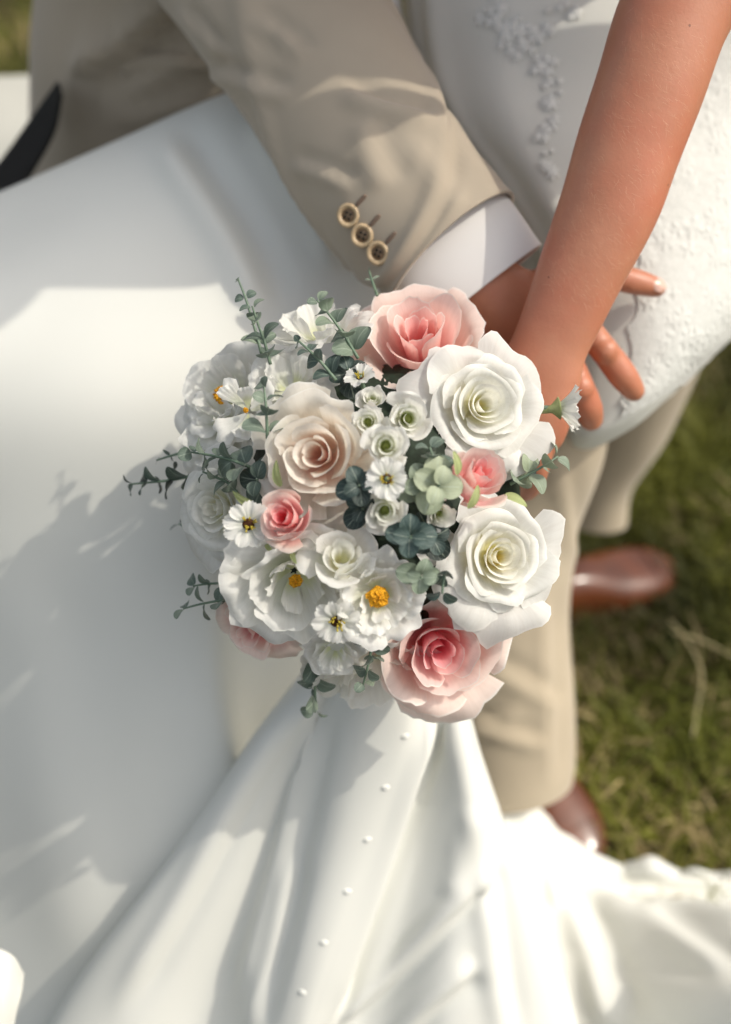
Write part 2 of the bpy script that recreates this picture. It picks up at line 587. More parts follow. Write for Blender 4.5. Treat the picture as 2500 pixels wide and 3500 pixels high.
def make_grass():
    zones = [((0.10, 1.15), (0.35, 2.0), 34000), ((-1.7, 0.1), (1.5, 4.4), 22000), ((-1.8, 2.2), (-0.4, 4.6), 14000), ((0.1, 2.6), (1.6, 4.8), 12000)]
    xs = np.concatenate([rng.uniform(*z[0], z[2]) for z in zones])
    ys = np.concatenate([rng.uniform(*z[1], z[2]) for z in zones])
    n = len(xs)
    patch = waves(xs, ys, 3, 7, 6, 24)
    dry = waves(xs, ys, 11, 6, 8, 30)
    h = rng.uniform(0.02, 0.06, n) * (1.0 + 0.6 * patch)
    w = rng.uniform(0.0011, 0.0024, n)
    yaw = rng.uniform(0, math.tau, n)
    lean = rng.uniform(0.2, 1.5, n) * h
    dx, dy = np.cos(yaw), np.sin(yaw)
    sx, sy = -dy, dx
    v = np.zeros((n, 5, 3))
    for k, (f, wf) in enumerate(((0, 1), (0.55, 0.8))):
        cx = xs + dx * lean * f * f
        cy = ys + dy * lean * f * f
        cz = h * f
        v[:, 2 * k] = np.stack([cx - sx * w * wf, cy - sy * w * wf, cz], 1)
        v[:, 2 * k + 1] = np.stack([cx + sx * w * wf, cy + sy * w * wf, cz], 1)
    v[:, 4] = np.stack([xs + dx * lean, ys + dy * lean, h * 0.92], 1)
    me = bpy.data.meshes.new('grass')
    me.vertices.add(n * 5)
    me.vertices.foreach_set('co', v.astype(np.float32).ravel())
    base = np.arange(n) * 5
    quads = np.stack([base, base + 1, base + 3, base + 2], 1)
    tris = np.stack([base + 2, base + 3, base + 4], 1)
    me.loops.add(n * 7)
    me.loops.foreach_set('vertex_index', np.concatenate([quads.ravel(), tris.ravel()]).astype(np.int32))
    me.polygons.add(n * 2)
    me.polygons.foreach_set('loop_start', np.concatenate([np.arange(n) * 4, n * 4 + np.arange(n) * 3]).astype(np.int32))
    me.polygons.foreach_set('loop_total', np.concatenate([np.full(n, 4), np.full(n, 3)]).astype(np.int32))
    me.update(calc_edges=True)
    g1 = np.array((0.055, 0.068, 0.010)); g2 = np.array((0.195, 0.20, 0.036)); st = np.array((0.46, 0.36, 0.18))
    m = np.clip(rng.uniform(0, 1, n) * 0.6 + 0.3 + 0.9 * waves(xs, ys, 23, 6, 10, 32), 0, 1)[:, None]
    c = g1 * (1 - m) + g2 * m
    isdry = (rng.uniform(0, 1, n) + 0.40 * dry > 0.86)[:, None]
    c = np.where(isdry, st * rng.uniform(0.5, 1.1, n)[:, None], c)
    c = c * np.clip(1.0 + 1.1 * waves(xs, ys, 41, 6, 5, 16), 0.35, 1.5)[:, None]
    c = np.hstack([c, np.ones((n, 1))])
    at = me.color_attributes.new('tint', 'FLOAT_COLOR', 'POINT')
    at.data.foreach_set('color', np.repeat(c, 5, 0).astype(np.float32).ravel())
    me.materials.append(M['grass'])
    o = bpy.data.objects.new('grass', me)
    COL.objects.link(o)
    tag(o, 'short olive green lawn grass with dry blades', 'grass', kind='stuff')


make_grass()

# a few long dry stalks lying on the lawn
M['straw'] = plain('dry_straw', (0.42, 0.36, 0.20), 0.7, 0.2)
for pts, lb in (((( 2290, 2120), (2350, 2190), (2400, 2300), (2385, 2420), (2370, 2520)), 'long bent dry grass stalk lying on the lawn beside the trouser leg'),
                (((2300, 2160), (2400, 2190), (2520, 2250)), 'straight pale dry grass stalk lying across the bent one')):
    c = [G(x, y, 0.035) for x, y in pts]
    V, F, uv = tube_mesh(c, [0.0011, 0.0014] + [0.0012] * (len(c) - 2), None, 6, 20)
    tag(mesh_obj('straw_stalk', V, F, M['straw']), lb, 'straw', 'dry stalks on the lawn')

# ------------------------------------------------------------------ bench
bench = empty('bench', (-0.4, 1.48, 0))
tag(bench, 'white bench seat behind the groom at the edge of the lawn', 'bench')


def box_obj(name, c, s, mat, parent, rz=0.0, bev=0.006):
    bm = bmesh.new()
    bmesh.ops.create_cube(bm, size=1.0)
    for v in bm.verts:
        v.co = Vector((v.co.x * s[0], v.co.y * s[1], v.co.z * s[2]))
    bmesh.ops.bevel(bm, geom=list(bm.edges), offset=bev, segments=2, affect='EDGES')
    me = bpy.data.meshes.new(name); bm.to_mesh(me); bm.free()
    me.materials.append(mat)
    o = bpy.data.objects.new(name, me); COL.objects.link(o)
    o.matrix_basis = Matrix.Translation(Vector(c)) @ Matrix.Rotation(rz, 4, 'Z')
    attach(o, parent)
    return o


RZ = math.radians(4)
box_obj('seat', (-0.55, 1.515, 0.415), (1.9, 0.50, 0.07), M['bench'], bench, RZ, 0.012)
for k in (-1.25, 0.0):
    box_obj('leg', (-0.1 + k, 1.51 + (k * 0.07), 0.19), (0.10, 0.40, 0.38), M['bench'], bench, RZ)

# ------------------------------------------------------------------ the groom
groom = empty('person', (0.05, 1.05, 0))
tag(groom, 'person in tan suit, beige trousers and brown leather shoes, seated, arm round the bride', 'person', 'the couple')

# trousers: two legs, knees bent
def px_tube(secs, nseg=32, n=60, flat=0.85, cap=True, disp=None, side=None):
    cs = [P(x, y, d) for x, y, hw, d in secs]
    rx = [hw / FPX * d for x, y, hw, d in secs]
    ry = [r * flat for r in rx]
    return tube_mesh(cs, rx, ry, nseg, n, cap, side, disp)


def cloth_disp(seed, amp, lo, hi):
    def f(ring, c):
        n, k = ring.shape[:2]
        dirs = ring - c[:, None, :]
        dirs = dirs / (np.linalg.norm(dirs, axis=2, keepdims=True) + 1e-9)
        w = waves(ring[:, :, 0] + ring[:, :, 2], ring[:, :, 1] - 0.4 * ring[:, :, 2], seed, 7, lo, hi)
        return ring + dirs * (w * amp)[:, :, None]
    return f


near_leg = [(700, 960, 330, 1.40), (1250, 1130, 300, 1.30), (1650, 1290, 270, 1.235), (1830, 1430, 245, 1.235), (1765, 1720, 232, 1.29),
            (1710, 2050, 240, 1.34), (1705, 2400, 258, 1.39), (1712, 2600, 250, 1.42), (1716, 2665, 240, 1.428)]
far_leg = [(800, 720, 300, 1.50), (1500, 900, 290, 1.45), (2000, 1020, 270, 1.43), (2190, 1160, 215, 1.45), (2150, 1420, 150, 1.53),
           (2068, 1640, 105, 1.60), (2040, 1760, 108, 1.64), (2037, 1785, 108, 1.645)]
def leg_disp(ring, c):
    ring = cloth_disp(5, 0.004, 12, 40)(ring, c)
    dirs = ring - c[:, None, :]
    dirs = dirs / (np.linalg.norm(dirs, axis=2, keepdims=True) + 1e-9)
    for a_, b_, w_, am in (((1860, 2050), (1875, 2650), 26, 0.006), ((1640, 2260), (1900, 2420), 26, 0.006), ((1620, 2480), (1850, 2560), 24, 0.006), ((1900, 1560), (1960, 1900), 24, 0.005), ((1560, 2520), (1760, 2440), 22, 0.006)):
        ring = crease(ring, a_, b_, w_, am, dirs)
    return ring


V1 = px_tube(near_leg, 48, 110, 0.9, disp=leg_disp)
V2 = px_tube(far_leg, 40, 80, 0.9, disp=cloth_disp(6, 0.004, 12, 40))
V, F = join_data([V1, V2])
trousers = mesh_obj('trousers', V, F, M['trouser'], groom)


def make_shoe(toe, direction, name='shoe'):
    """toe: ground point under the tip; direction: heading of the toe"""
    d = Vector(direction).normalized()
    sd = Vector((0, 0, 1)).cross(d)
    L = 0.30
    st = [  # s along length from heel, half width, top height, shoulder
        (0.00, 0.020, 0.060), (0.02, 0.032, 0.072), (0.07, 0.036, 0.080), (0.12, 0.037, 0.082), (0.16, 0.042, 0.074),
        (0.20, 0.050, 0.058), (0.24, 0.050, 0.048), (0.27, 0.042, 0.040), (0.29, 0.028, 0.033), (0.30, 0.008, 0.026)]
    a = catmull(st, 34)
    ns = 18
    Vs = []
    for s, hw, ht in a:
        o = toe - d * (L - s)
        for j in range(ns):
            th = math.pi * j / (ns - 1)
            x = math.cos(th)
            z = 0.014 + (ht - 0.014) * math.sin(th) ** 0.7
            Vs.append(o + sd * (max(hw, 0.004) * math.copysign(abs(x) ** 0.8, x)) + Vector((0, 0, z)))
    nvv = len(a)
    F = []
    for i in range(nvv - 1):
        for j in range(ns - 1):
            F.append((i * ns + j, (i + 1) * ns + j, (i + 1) * ns + j + 1, i * ns + j + 1))
    F.append(tuple(range(ns))); F.append(tuple((nvv - 1) * ns + j for j in range(ns))[::-1])
    sh = mesh_obj(name, Vs, F, M['leather'], groom)
    # sole, slightly wider
    So, Fo = [], []
    for s, hw, ht in a:
        o = toe - d * (L - s)
        for e in (-1, 1):
            for z in (0.002, 0.017):
                So.append(o + sd * ((max(hw, 0.004) + 0.004) * e) + d * (0.004 if s > 0.15 else -0.003) + Vector((0, 0, z)))
    for i in range(nvv - 1):
        p, q = i * 4, (i + 1) * 4
        Fo += [(p, q, q + 1, p + 1), (p + 3, q + 3, q + 2, p + 2), (p + 1, q + 1, q + 3, p + 3), (p, p + 2, q + 2, q)]
    Fo += [(0, 1, 3, 2), ((nvv - 1) * 4, (nvv - 1) * 4 + 2, (nvv - 1) * 4 + 3, (nvv - 1) * 4 + 1)]
    mesh_obj('sole', So, Fo, M['sole'], sh, smooth=False)
    # toe cap seam: raised welt across the vamp
    pts = []
    for j in range(3, ns - 3):
        k = int(nvv * 0.72)
        pts.append(Vs[k * ns + j] + Vector((0, 0, 0.0008)))
    Vv, Ff, _ = tube_mesh(pts, [0.0011] * len(pts), None, 6, 24)
    mesh_obj('seam', Vv, Ff, M['leather'], sh)
    return sh


make_shoe(G(2290, 1955, 0.0), (0.93, 0.36, 0))
make_shoe(G(2020, 2985, 0.0), (0.50, -0.86, 0))

# jacket: body and the near sleeve
jacket = empty('jacket', P(500, 400, 1.25), groom)
def jacket_disp(ring, c):
    n, k = ring.shape[:2]
    dirs = ring - c[:, None, :]
    dirs /= np.linalg.norm(dirs, axis=2, keepdims=True) + 1e-9
    w = waves(ring[:, :, 0], ring[:, :, 2], 21, 6, 8, 22) * 0.006
    ring = ring + dirs * w[:, :, None]
    for a_, b_, w_, am in (((660, -60), (290, 240), 42, 0.022), ((800, 120), (420, 330), 30, 0.006), ((330, 60), (230, 420), 34, 0.008), ((840, 330), (400, 420), 26, 0.006), ((560, 420), (300, 560), 22, 0.005)):
        ring = crease(ring, a_, b_, w_, am, dirs)
    return ring

tors = [(-0.16, 1.33, 1.22, 0.15, 0.10), (-0.165, 1.34, 1.12, 0.20, 0.12), (-0.17, 1.34, 0.95, 0.190, 0.125), (-0.175, 1.34, 0.80, 0.182, 0.125),
        (-0.185, 1.34, 0.68, 0.205, 0.135), (-0.19, 1.34, 0.545, 0.235, 0.145), (-0.19, 1.34, 0.47, 0.25, 0.15)]
V, F, uv = tube_mesh([Vector(t[:3]) for t in tors], [t[3] for t in tors], [t[4] for t in tors], 72, 90, True, (0, -1, 0), jacket_disp)
jb = mesh_obj('jacket_body', V, F, M['suit'], jacket, uv)


sleeve_secs = [(560, -520, 345, 1.14), (760, -260, 335, 1.11), (945, 0, 318, 1.075), (1080, 210, 306, 1.05), (1195, 400, 298, 1.03), (1310, 570, 292, 1.01),
               (1420, 715, 288, 0.998), (1500, 812, 284, 0.99), (1545, 862, 282, 0.986)]


def sleeve_disp(ring, c):
    n, k = ring.shape[:2]
    dirs = ring - c[:, None, :]
    dirs /= np.linalg.norm(dirs, axis=2, keepdims=True) + 1e-9
    s = np.linspace(0, 1, n)[:, None]
    a = np.linspace(0, 1, k, endpoint=False)[None, :]
    w = waves(s * 10, a * 6.28, 31, 6, 1, 3.5) * 0.0035
    w = w + 0.004 * np.exp(-((s - 0.66 - 0.25 * np.sin(a * 6.28 + 0.6)) / 0.035) ** 2)
    w = w - 0.0035 * np.exp(-((s - 0.73 - 0.25 * np.sin(a * 6.28 + 0.6)) / 0.035) ** 2)
    w = w + 0.006 * np.exp(-((s - 0.50 - 0.30 * np.sin(a * 6.28 + 2.6)) / 0.04) ** 2)
    w = w * np.clip((1 - s) * 10, 0, 1)
    ring = ring + dirs * w[:, :, None]
    for a_, b_, w_, am in (((620, 40), (760, 190), 18, 0.006), ((880, 60), (1040, 190), 22, 0.005), ((700, 250), (980, 330), 26, 0.005), ((1180, 330), (1480, 420), 30, 0.006),
                           ((1230, 420), (1300, 640), 44, 0.004), ((1420, 500), (1560, 720), 50, 0.003), ((1000, 560), (1200, 640), 24, 0.004)):
        ring = crease(ring, a_, b_, w_, am, dirs)
    return ring


V, F, uv = px_tube(sleeve_secs, 72, 110, 0.72, cap=False, disp=sleeve_disp)
sleeve = mesh_obj('sleeve', V, F, M['suit'], jacket, uv)
sm = sleeve.modifiers.new('solidify', 'SOLIDIFY'); sm.thickness = 0.003; sm.offset = 1
# far arm of the jacket, round the bride's back, and the back of the jacket's shoulder
V, F, uv = tube_mesh([(-0.04, 1.36, 1.14), (0.06, 1.42, 1.05), (0.18, 1.40, 0.98), (0.30, 1.30, 0.95)], [0.085, 0.075, 0.068, 0.06], None, 24, 30)
mesh_obj('sleeve', V, F, M['suit'], jacket, uv)

# pocket flap, dark vent lining
band = [[P(205, 285, 1.33), P(120, 400, 1.33), P(20, 540, 1.33), (P(-160, 770, 1.33))],
        [P(215, 330, 1.30), P(190, 450, 1.30), P(120, 580, 1.30), (P(-40, 830, 1.30))]]
sheet('vent_lining', loft_pts(band, 8, 30), M['lining'], jacket, 0.004)

# cuff of the shirt
cuff_secs = [(1490, 790, 262, 0.992), (1560, 885, 262, 0.99), (1610, 955, 260, 0.99), (1644, 1000, 258, 0.99)]
V, F, uv = px_tube(cuff_secs, 48, 24, 0.45, cap=False)
cuff = mesh_obj('shirt_cuff', V, F, M['shirt'], groom, uv)
sm = cuff.modifiers.new('solidify', 'SOLIDIFY'); sm.thickness = 0.0022; sm.offset = 1
# shirt front glimpsed above the arm
sh = [[P(1150, -300, 1.21), P(1290, -60, 1.20), P(1345, 110, 1.20), P(1420, 260, 1.2)], [P(1180, -300, 1.19), P(1322, -60, 1.18), P(1368, 110, 1.18), P(1440, 260, 1.18)],
      [P(1230, -300, 1.20), P(1352, -60, 1.20), P(1384, 110, 1.20), P(1460, 260, 1.2)]]
sheet('shirt_front', loft_pts(sh, 14, 30), M['shirt'], groom, 0.002)

# sleeve buttons with their buttonholes
def ring_frame(n):
    n = Vector(n).normalized()
    a = n.cross(Vector((0.3, 0.2, 0.9))).normalized()
    return a, n.cross(a), n


def lathe(profile, seg=28):
    V, F = [], []
    m = len(profile)
    for i in range(seg):
        t = math.tau * i / seg
        for r_, z_ in profile:
            V.append((r_ * math.cos(t), r_ * math.sin(t), z_))
    for i in range(seg):
        k = (i + 1) % seg
        for j in range(m - 1):
            F.append((i * m + j, k * m + j, k * m + j + 1, i * m + j + 1))
    return V, F


def frame_matrix(o, x, y, z):
    m = Matrix.Identity(4)
    for i, v in enumerate((x, y, z, o)):
        for j in range(3):
            m[j][i] = v[j]
    return m


bpy.context.view_layer.update()
from mathutils.bvhtree import BVHTree


def bvh_of(ob):
    dg = bpy.context.evaluated_depsgraph_get()
    e = ob.evaluated_get(dg)
    me = e.to_mesh()
    w = world_of(ob)
    t = BVHTree.FromPolygons([w @ v.co for v in me.vertices], [tuple(p.vertices) for p in me.polygons])
    e.to_mesh_clear()
    return t


def on_surface(bvh, px, py, lift=0.0):
    v = (P(px, py, 1.0) - CAM).normalized()
    h = bvh.ray_cast(CAM, v)
    if h[0] is None:
        return None
    n = h[1]
    if n.dot(v) > 0:
        n = -n
    return h[0] + n * lift, n


jbv = bvh_of(jb)
wl = [on_surface(jbv, x, y, 0.001)[0] for x, y in ((420, 226), (500, 214), (600, 208), (700, 208), (790, 214))]
V, F, _ = tube_mesh(wl, [0.009] * 5, [0.004] * 5, 16, 24)
mesh_obj('pocket_welt', V, F, M['suit'], jacket)
sb = bvh_of(sleeve)
BR = 0.0098
prof = [(0.0, 0.0012), (BR * 0.54, 0.0012), (BR * 0.60, 0.0016), (BR * 0.68, 0.0028), (BR * 0.84, 0.0034), (BR * 0.97, 0.0026), (BR, 0.0010), (BR * 0.9, 0.0), (0, 0)]
for bx, by in ((1194, 736), (1242, 804), (1296, 864)):
    h = on_surface(sb, bx, by, 0.0006)
    o, n = h
    n = (n * 0.6 + (CAM - o).normalized() * 0.5).normalized()
    ux, uy, uz = ring_frame(n)
    mt = frame_matrix(o, ux, uy, uz)
    V, F = lathe(prof)
    V = [mt @ Vector(v) for v in V]
    bt = mesh_obj('button', V, F, M['button'], jacket)
    V, F = lathe([(0.0, 0.00145), (BR * 0.56, 0.00145), (BR * 0.56, 0.0011)])
    mesh_obj('button_face', [mt @ Vector(v) for v in V], F, M['button_dark'], jacket)
    for e in range(4):
        th = math.pi / 4 + e * math.pi / 2
        q = mt @ Vector((math.cos(th) * BR * 0.27, math.sin(th) * BR * 0.27, 0.0016))
        Vb, Fb = ball_data(q, 0.0012, None, 10, 6)
        mesh_obj('button_hole', Vb, Fb, M['lining'], jacket)
    c = [on_surface(sb, bx + 26 + 8 * k, by - 34 - 9 * k, 0.0006)[0] for k in range(5)]
    V, F, _ = tube_mesh(c, [0.0012, 0.0018, 0.0018, 0.0018, 0.0012], [0.0008] * 5, 8, 12)
    mesh_obj('buttonhole', V, F, M['stitch'], jacket)

# the groom's body: near hand on the bride's hip, forearm, shoulders, neck, head
def chain(pts, rad, n=22, seg=14, fl=0.92):
    cs = [P(*p) for p in pts]
    V, F, _ = tube_mesh(cs, rad, [r_ * fl for r_ in rad], seg, n)
    parts = [(V, F)]
    parts.append(ball_data(cs[-1], rad[-1] * 0.97, None, 14, 10))
    return parts


items = []
items += [tube_mesh([P(1400, 640, 1.0), P(1560, 890, 0.99), P(1680, 1010, 0.992), P(1790, 1090, 0.996)], [0.040, 0.034, 0.033, 0.040], [0.03, 0.026, 0.022, 0.018], 24, 30)[:2]]
items += [tube_mesh([P(1740, 1050, 0.995), P(1840, 1120, 0.998), P(1915, 1190, 1.004)], [0.040, 0.046, 0.042], [0.019, 0.018, 0.014], 24, 20)[:2]]
items += chain([(1840, 1020, 1.0), (1960, 960, 1.008), (2080, 945, 1.015), (2170, 962, 1.018), (2245, 982, 1.022)], [0.018, 0.0145, 0.0112, 0.0112, 0.0088])
items += chain([(1880, 1050, 1.0), (1985, 1110, 1.0), (2060, 1190, 1.006), (2128, 1280, 1.014), (2168, 1335, 1.022)], [0.014, 0.0130, 0.0118, 0.0124, 0.0098])
items += chain([(1860, 1120, 1.0), (1930, 1220, 1.003), (1975, 1310, 1.008), (2010, 1390, 1.018), (2022, 1432, 1.028)], [0.014, 0.0132, 0.0128, 0.0125, 0.0108])
items += chain([(1820, 1150, 1.0), (1850, 1260, 1.008), (1872, 1360, 1.016), (1892, 1450, 1.028), (1896, 1488, 1.036)], [0.014, 0.0125, 0.012, 0.0112, 0.0095])
items += chain([(1770, 1150, 1.0), (1780, 1260, 1.012), (1790, 1350, 1.022), (1800, 1420, 1.034)], [0.013, 0.0105, 0.010, 0.0085])
for kx, ky, kd, kr in ((2068, 1198, 1.0015, 0.0118), (1983, 1322, 1.0035, 0.0121), (2085, 945, 1.011, 0.0105), (1985, 1108, 0.996, 0.0132), (1925, 1205, 0.998, 0.0132)):
    items += [ball_data(P(kx, ky, kd), kr, None, 14, 10)]
items += [tube_mesh([P(1400, 640, 1.0), P(1195, 400, 1.03), P(945, 0, 1.075), P(620, -420, 1.13), (-0.17, 1.33, 1.17)], [0.042, 0.045, 0.05, 0.055, 0.06], None, 20, 40)[:2]]
items += [tube_mesh([(-0.30, 1.34, 1.13), (-0.19, 1.34, 1.18), (-0.06, 1.36, 1.14)], [0.055, 0.07, 0.055], None, 20, 20)[:2]]
items += [tube_mesh([(-0.19, 1.33, 1.15), (-0.17, 1.30, 1.26), (-0.14, 1.27, 1.36)], [0.06, 0.055, 0.05], None, 20, 16)[:2]]
items += [ball_data((-0.12, 1.25, 1.42), (0.078, 0.098, 0.118), None, 24, 16), ball_data((-0.04, 1.245, 1.40), (0.018, 0.014, 0.022), None, 12, 8)]
V, F = join_data(items)
body = remeshed('body', V, F, M['skin_groom'], groom, 0.0022, 7)
gb = bvh_of(body)


def nail(px, py, dirpx, w, l, parent, bvh, mat):
    h = on_surface(bvh, px, py, 0.0)
    if h is None: return
    o, n = h
    y = (P(px + dirpx[0], py + dirpx[1], 1.0) - P(px, py, 1.0))
    y = (y - n * y.dot(n)).normalized()
    x = y.cross(n)
    V = []
    for i in range(9):
        for j in range(7):
            u, v = i / 8 * 2 - 1, j / 6 * 2 - 1
            sc = (1 - 0.30 * abs(v) ** 3)
            V.append(o + x * (u * w * sc) + y * (v * l * (1 - 0.25 * u * u)) + n * (0.0007 - 0.0022 * u * u - 0.0010 * v * v))
    mesh_obj('nail', V, grid_faces(9, 7), mat, parent)


nail(2258, 972, (100, 22), 0.0062, 0.0068, body, gb, M['nail'])
# groom's hair
V, F = ball_data((-0.135, 1.262, 1.455), (0.086, 0.104, 0.104), None, 28, 18)
mesh_obj('hair', V, F, M['hair'], groom)

# ------------------------------------------------------------------ the bride
bride = empty('person', (0.1, 1.0, 0))
tag(bride, 'person in white satin and lace wedding dress, bare arm reaching down with the bouquet', 'person', 'the couple')
dress = empty('dress', P(1900, 900, 1.1), bride)


def C(*pts):
    return [P(*p) for p in pts]


def ripple(g, seed, amp, lo, hi):
    n = normals_of(g)
    w = waves(g[:, :, 0] * 1.0, g[:, :, 1] + g[:, :, 2], seed, 6, lo, hi) * amp
    return g + n * w[:, :, None]


def hem_row(pts):
    return [G(*p) for p in pts]


# lap and skirt falling on the far side of the bouquet
rows = [
    C((-700, 900, 1.36), (-250, 800, 1.33), (0, 720, 1.32), (400, 550, 1.30), (780, 390, 1.28), (1100, 300, 1.26), (1500, 300, 1.26)),
    C((-700, 850, 1.27), (-250, 745, 1.245), (0, 655, 1.225), (400, 490, 1.20), (780, 325, 1.175), (1100, 240, 1.16), (1500, 240, 1.16)),
    C((-700, 1000, 1.18), (-250, 880, 1.15), (0, 790, 1.14), (400, 640, 1.125), (780, 500, 1.115), (1150, 450, 1.10), (1500, 450, 1.10)),
    C((-700, 1250, 1.08), (-250, 1120, 1.06), (0, 1020, 1.065), (400, 930, 1.07), (800, 900, 1.075), (1200, 900, 1.085), (1600, 900, 1.09)),
    C((-700, 1560, 1.13), (-250, 1440, 1.065), (0, 1380, 1.045), (350, 1340, 1.035), (750, 1330, 1.045), (1150, 1400, 1.07), (1550, 1400, 1.09)),
    C((-700, 1980, 1.24), (-250, 1880, 1.125), (0, 1830, 1.085), (350, 1790, 1.06), (700, 1800, 1.06), (980, 1850, 1.11), (1500, 1850, 1.13)),
    C((-700, 2520, 1.34), (-250, 2420, 1.20), (0, 2370, 1.14), (350, 2330, 1.095), (712, 2320, 1.085), (905, 2350, 1.155), (1500, 2350, 1.18)),
    C((-700, 3100, 1.40), (-250, 3000, 1.26), (0, 2950, 1.195), (350, 2910, 1.14), (800, 2840, 1.12), (960, 2870, 1.21), (1500, 2900, 1.24)),
    C((-700, 3850, 1.40), (-250, 3750, 1.30), (0, 3700, 1.25), (350, 3660, 1.20), (800, 3600, 1.19), (960, 3620, 1.27), (1500, 3600, 1.28)),
    hem_row([(-700, 4500, 0.01), (-250, 4450, 0.01), (0, 4400, 0.01), (350, 4400, 0.01), (800, 4350, 0.01), (960, 4350, 0.01), (1500, 4350, 0.01)]),
]
g = loft_pts(rows, 150, 150)
g = ripple(g, 4, 0.0035, 5, 16)
for a_, b_, w_, am in (((560, 480), (900, 1050), 60, 0.010), ((880, 420), (1150, 900), 45, 0.010), ((330, 1900), (400, 3300), 130, 0.003), ((60, 2000), (260, 3300), 120, 0.004)):
    g = crease(g, a_, b_, w_, am)
sheet('skirt', g, M['satin'], dress, 0.0015)

# the buttoned panel of the train, fanning out below the bouquet
cols = [
    # top point, mid, bottom for each ridge (+) or valley (-)
    C((1150, 2150, 1.07), (900, 2480, 1.10), (560, 2950, 1.155), (150, 3560, 1.235)),
    C((1170, 2150, 1.025), (960, 2440, 1.045), (640, 2880, 1.085), (190, 3520, 1.16)),
    C((1200, 2150, 1.005), (1030, 2450, 1.025), (790, 2900, 1.070), (430, 3560, 1.13)),
    C((1225, 2150, 1.005), (1088, 2450, 1.035), (920, 2900, 1.085), (700, 3560, 1.15)),
    C((1250, 2150, 0.995), (1150, 2450, 1.015), (1040, 2900, 1.055), (870, 3560, 1.11)),
    C((1280, 2150, 0.985), (1250, 2450, 1.000), (1150, 2900, 1.035), (980, 3560, 1.09)),
    C((1310, 2150, 0.985), (1380, 2450, 0.998), (1270, 2900, 1.035), (1050, 3560, 1.09)),
    C((1330, 2150, 0.995), (1440, 2450, 1.010), (1340, 2900, 1.052), (1120, 3560, 1.115)),
    C((1345, 2150, 1.000), (1480, 2450, 1.020), (1420, 2900, 1.065), (1280, 3560, 1.12)),
    C((1360, 2150, 0.995), (1520, 2450, 1.012), (1560, 2900, 1.048), (1520, 3560, 1.10)),
    C((1375, 2150, 0.990), (1550, 2420, 1.010), (1670, 2900, 1.055), (1780, 3560, 1.12)),
    C((1390, 2150, 0.995), (1585, 2420, 1.025), (1735, 2850, 1.075), (1955, 3500, 1.15)),
    C((1400, 2150, 1.03), (1600, 2430, 1.075), (1750, 2860, 1.14), (1975, 3510, 1.24)),
]
for c_, xb in zip(cols, (-150, -100, 230, 560, 790, 870, 900, 960, 1180, 1490, 1850, 2080, 2110)):
    c_.append(G(xb, 4350, 0.015))           # down to the lawn
g = loft_pts(cols, 190, 150)
g = ripple(g, 9, 0.0022, 8, 26)
for a_, b_, w_, am in (((1660, 2980), (1130, 3510), 34, 0.009), ((1600, 3290), (1330, 3560), 34, 0.008), ((1620, 2760), (1540, 3060), 40, 0.004),
                       ((1088, 2430), (840, 3400), 34, 0.008), ((1490, 2420), (1110, 3500), 26, 0.010), ((1560, 2440), (1720, 3560), 40, 0.006),
                       ((980, 2440), (420, 3400), 40, 0.006), ((1000, 2950), (860, 3500), 30, 0.005)):
    g = crease(g, a_, b_, w_, am)
train = sheet('train', g, M['satin'], dress, 0.0015)

# the hem of the train spread on the lawn


rows = [
    hem_row([(1560, 2560, 0.10), (1700, 2640, 0.06), (1790, 2740, 0.02), (1900, 2870, 0.012), (2100, 2975, 0.006), (2300, 2985, 0.006), (2600, 2995, 0.006), (3000, 3010, 0.006)]),
    hem_row([(1560, 2560, 0.16), (1720, 2640, 0.13), (1805, 2720, 0.10), (1900, 2830, 0.075), (2070, 2945, 0.05), (2300, 3000, 0.045), (2600, 3010, 0.045), (3000, 3030, 0.05)]),
    hem_row([(1560, 2640, 0.17), (1720, 2740, 0.15), (1810, 2860, 0.095), (1910, 2960, 0.07), (2090, 3040, 0.045), (2300, 3070, 0.045), (2600, 3080, 0.05), (3000, 3100, 0.05)]),
    hem_row([(1560, 2800, 0.17), (1720, 2900, 0.13), (1840, 3010, 0.075), (1960, 3080, 0.06), (2120, 3140, 0.075), (2320, 3170, 0.11), (2600, 3180, 0.16), (3000, 3200, 0.22)]),
    hem_row([(1560, 3000, 0.17), (1720, 3100, 0.12), (1860, 3200, 0.075), (2000, 3250, 0.075), (2160, 3290, 0.10), (2360, 3320, 0.16), (2600, 3330, 0.22), (3000, 3350, 0.30)]),
    hem_row([(1560, 3300, 0.17), (1720, 3400, 0.12), (1900, 3450, 0.08), (2060, 3490, 0.09), (2220, 3520, 0.13), (2400, 3540, 0.19), (2640, 3550, 0.25), (3000, 3570, 0.33)]),
    hem_row([(1560, 4500, 0.02), (1720, 4500, 0.02), (1900, 4500, 0.02), (2060, 4500, 0.02), (2220, 4500, 0.02), (2400, 4500, 0.02), (2640, 4500, 0.02), (3000, 4500, 0.03)]),
]
g = loft_pts(rows, 110, 130)
g = ripple(g, 14, 0.007, 9, 22)
for a_, b_, w_, am in (((1880, 2960), (2100, 3500), 50, 0.012), ((2050, 3060), (2500, 3330), 45, 0.010), ((1820, 2840), (1900, 3100), 36, 0.012), ((2200, 3080), (2560, 3140), 30, 0.008)):
    g = crease(g, a_, b_, w_, am)
g[:, :, 2] = np.maximum(g[:, :, 2], 0.005)
hem = sheet('hem', g, M['satin'], dress, 0.0015)

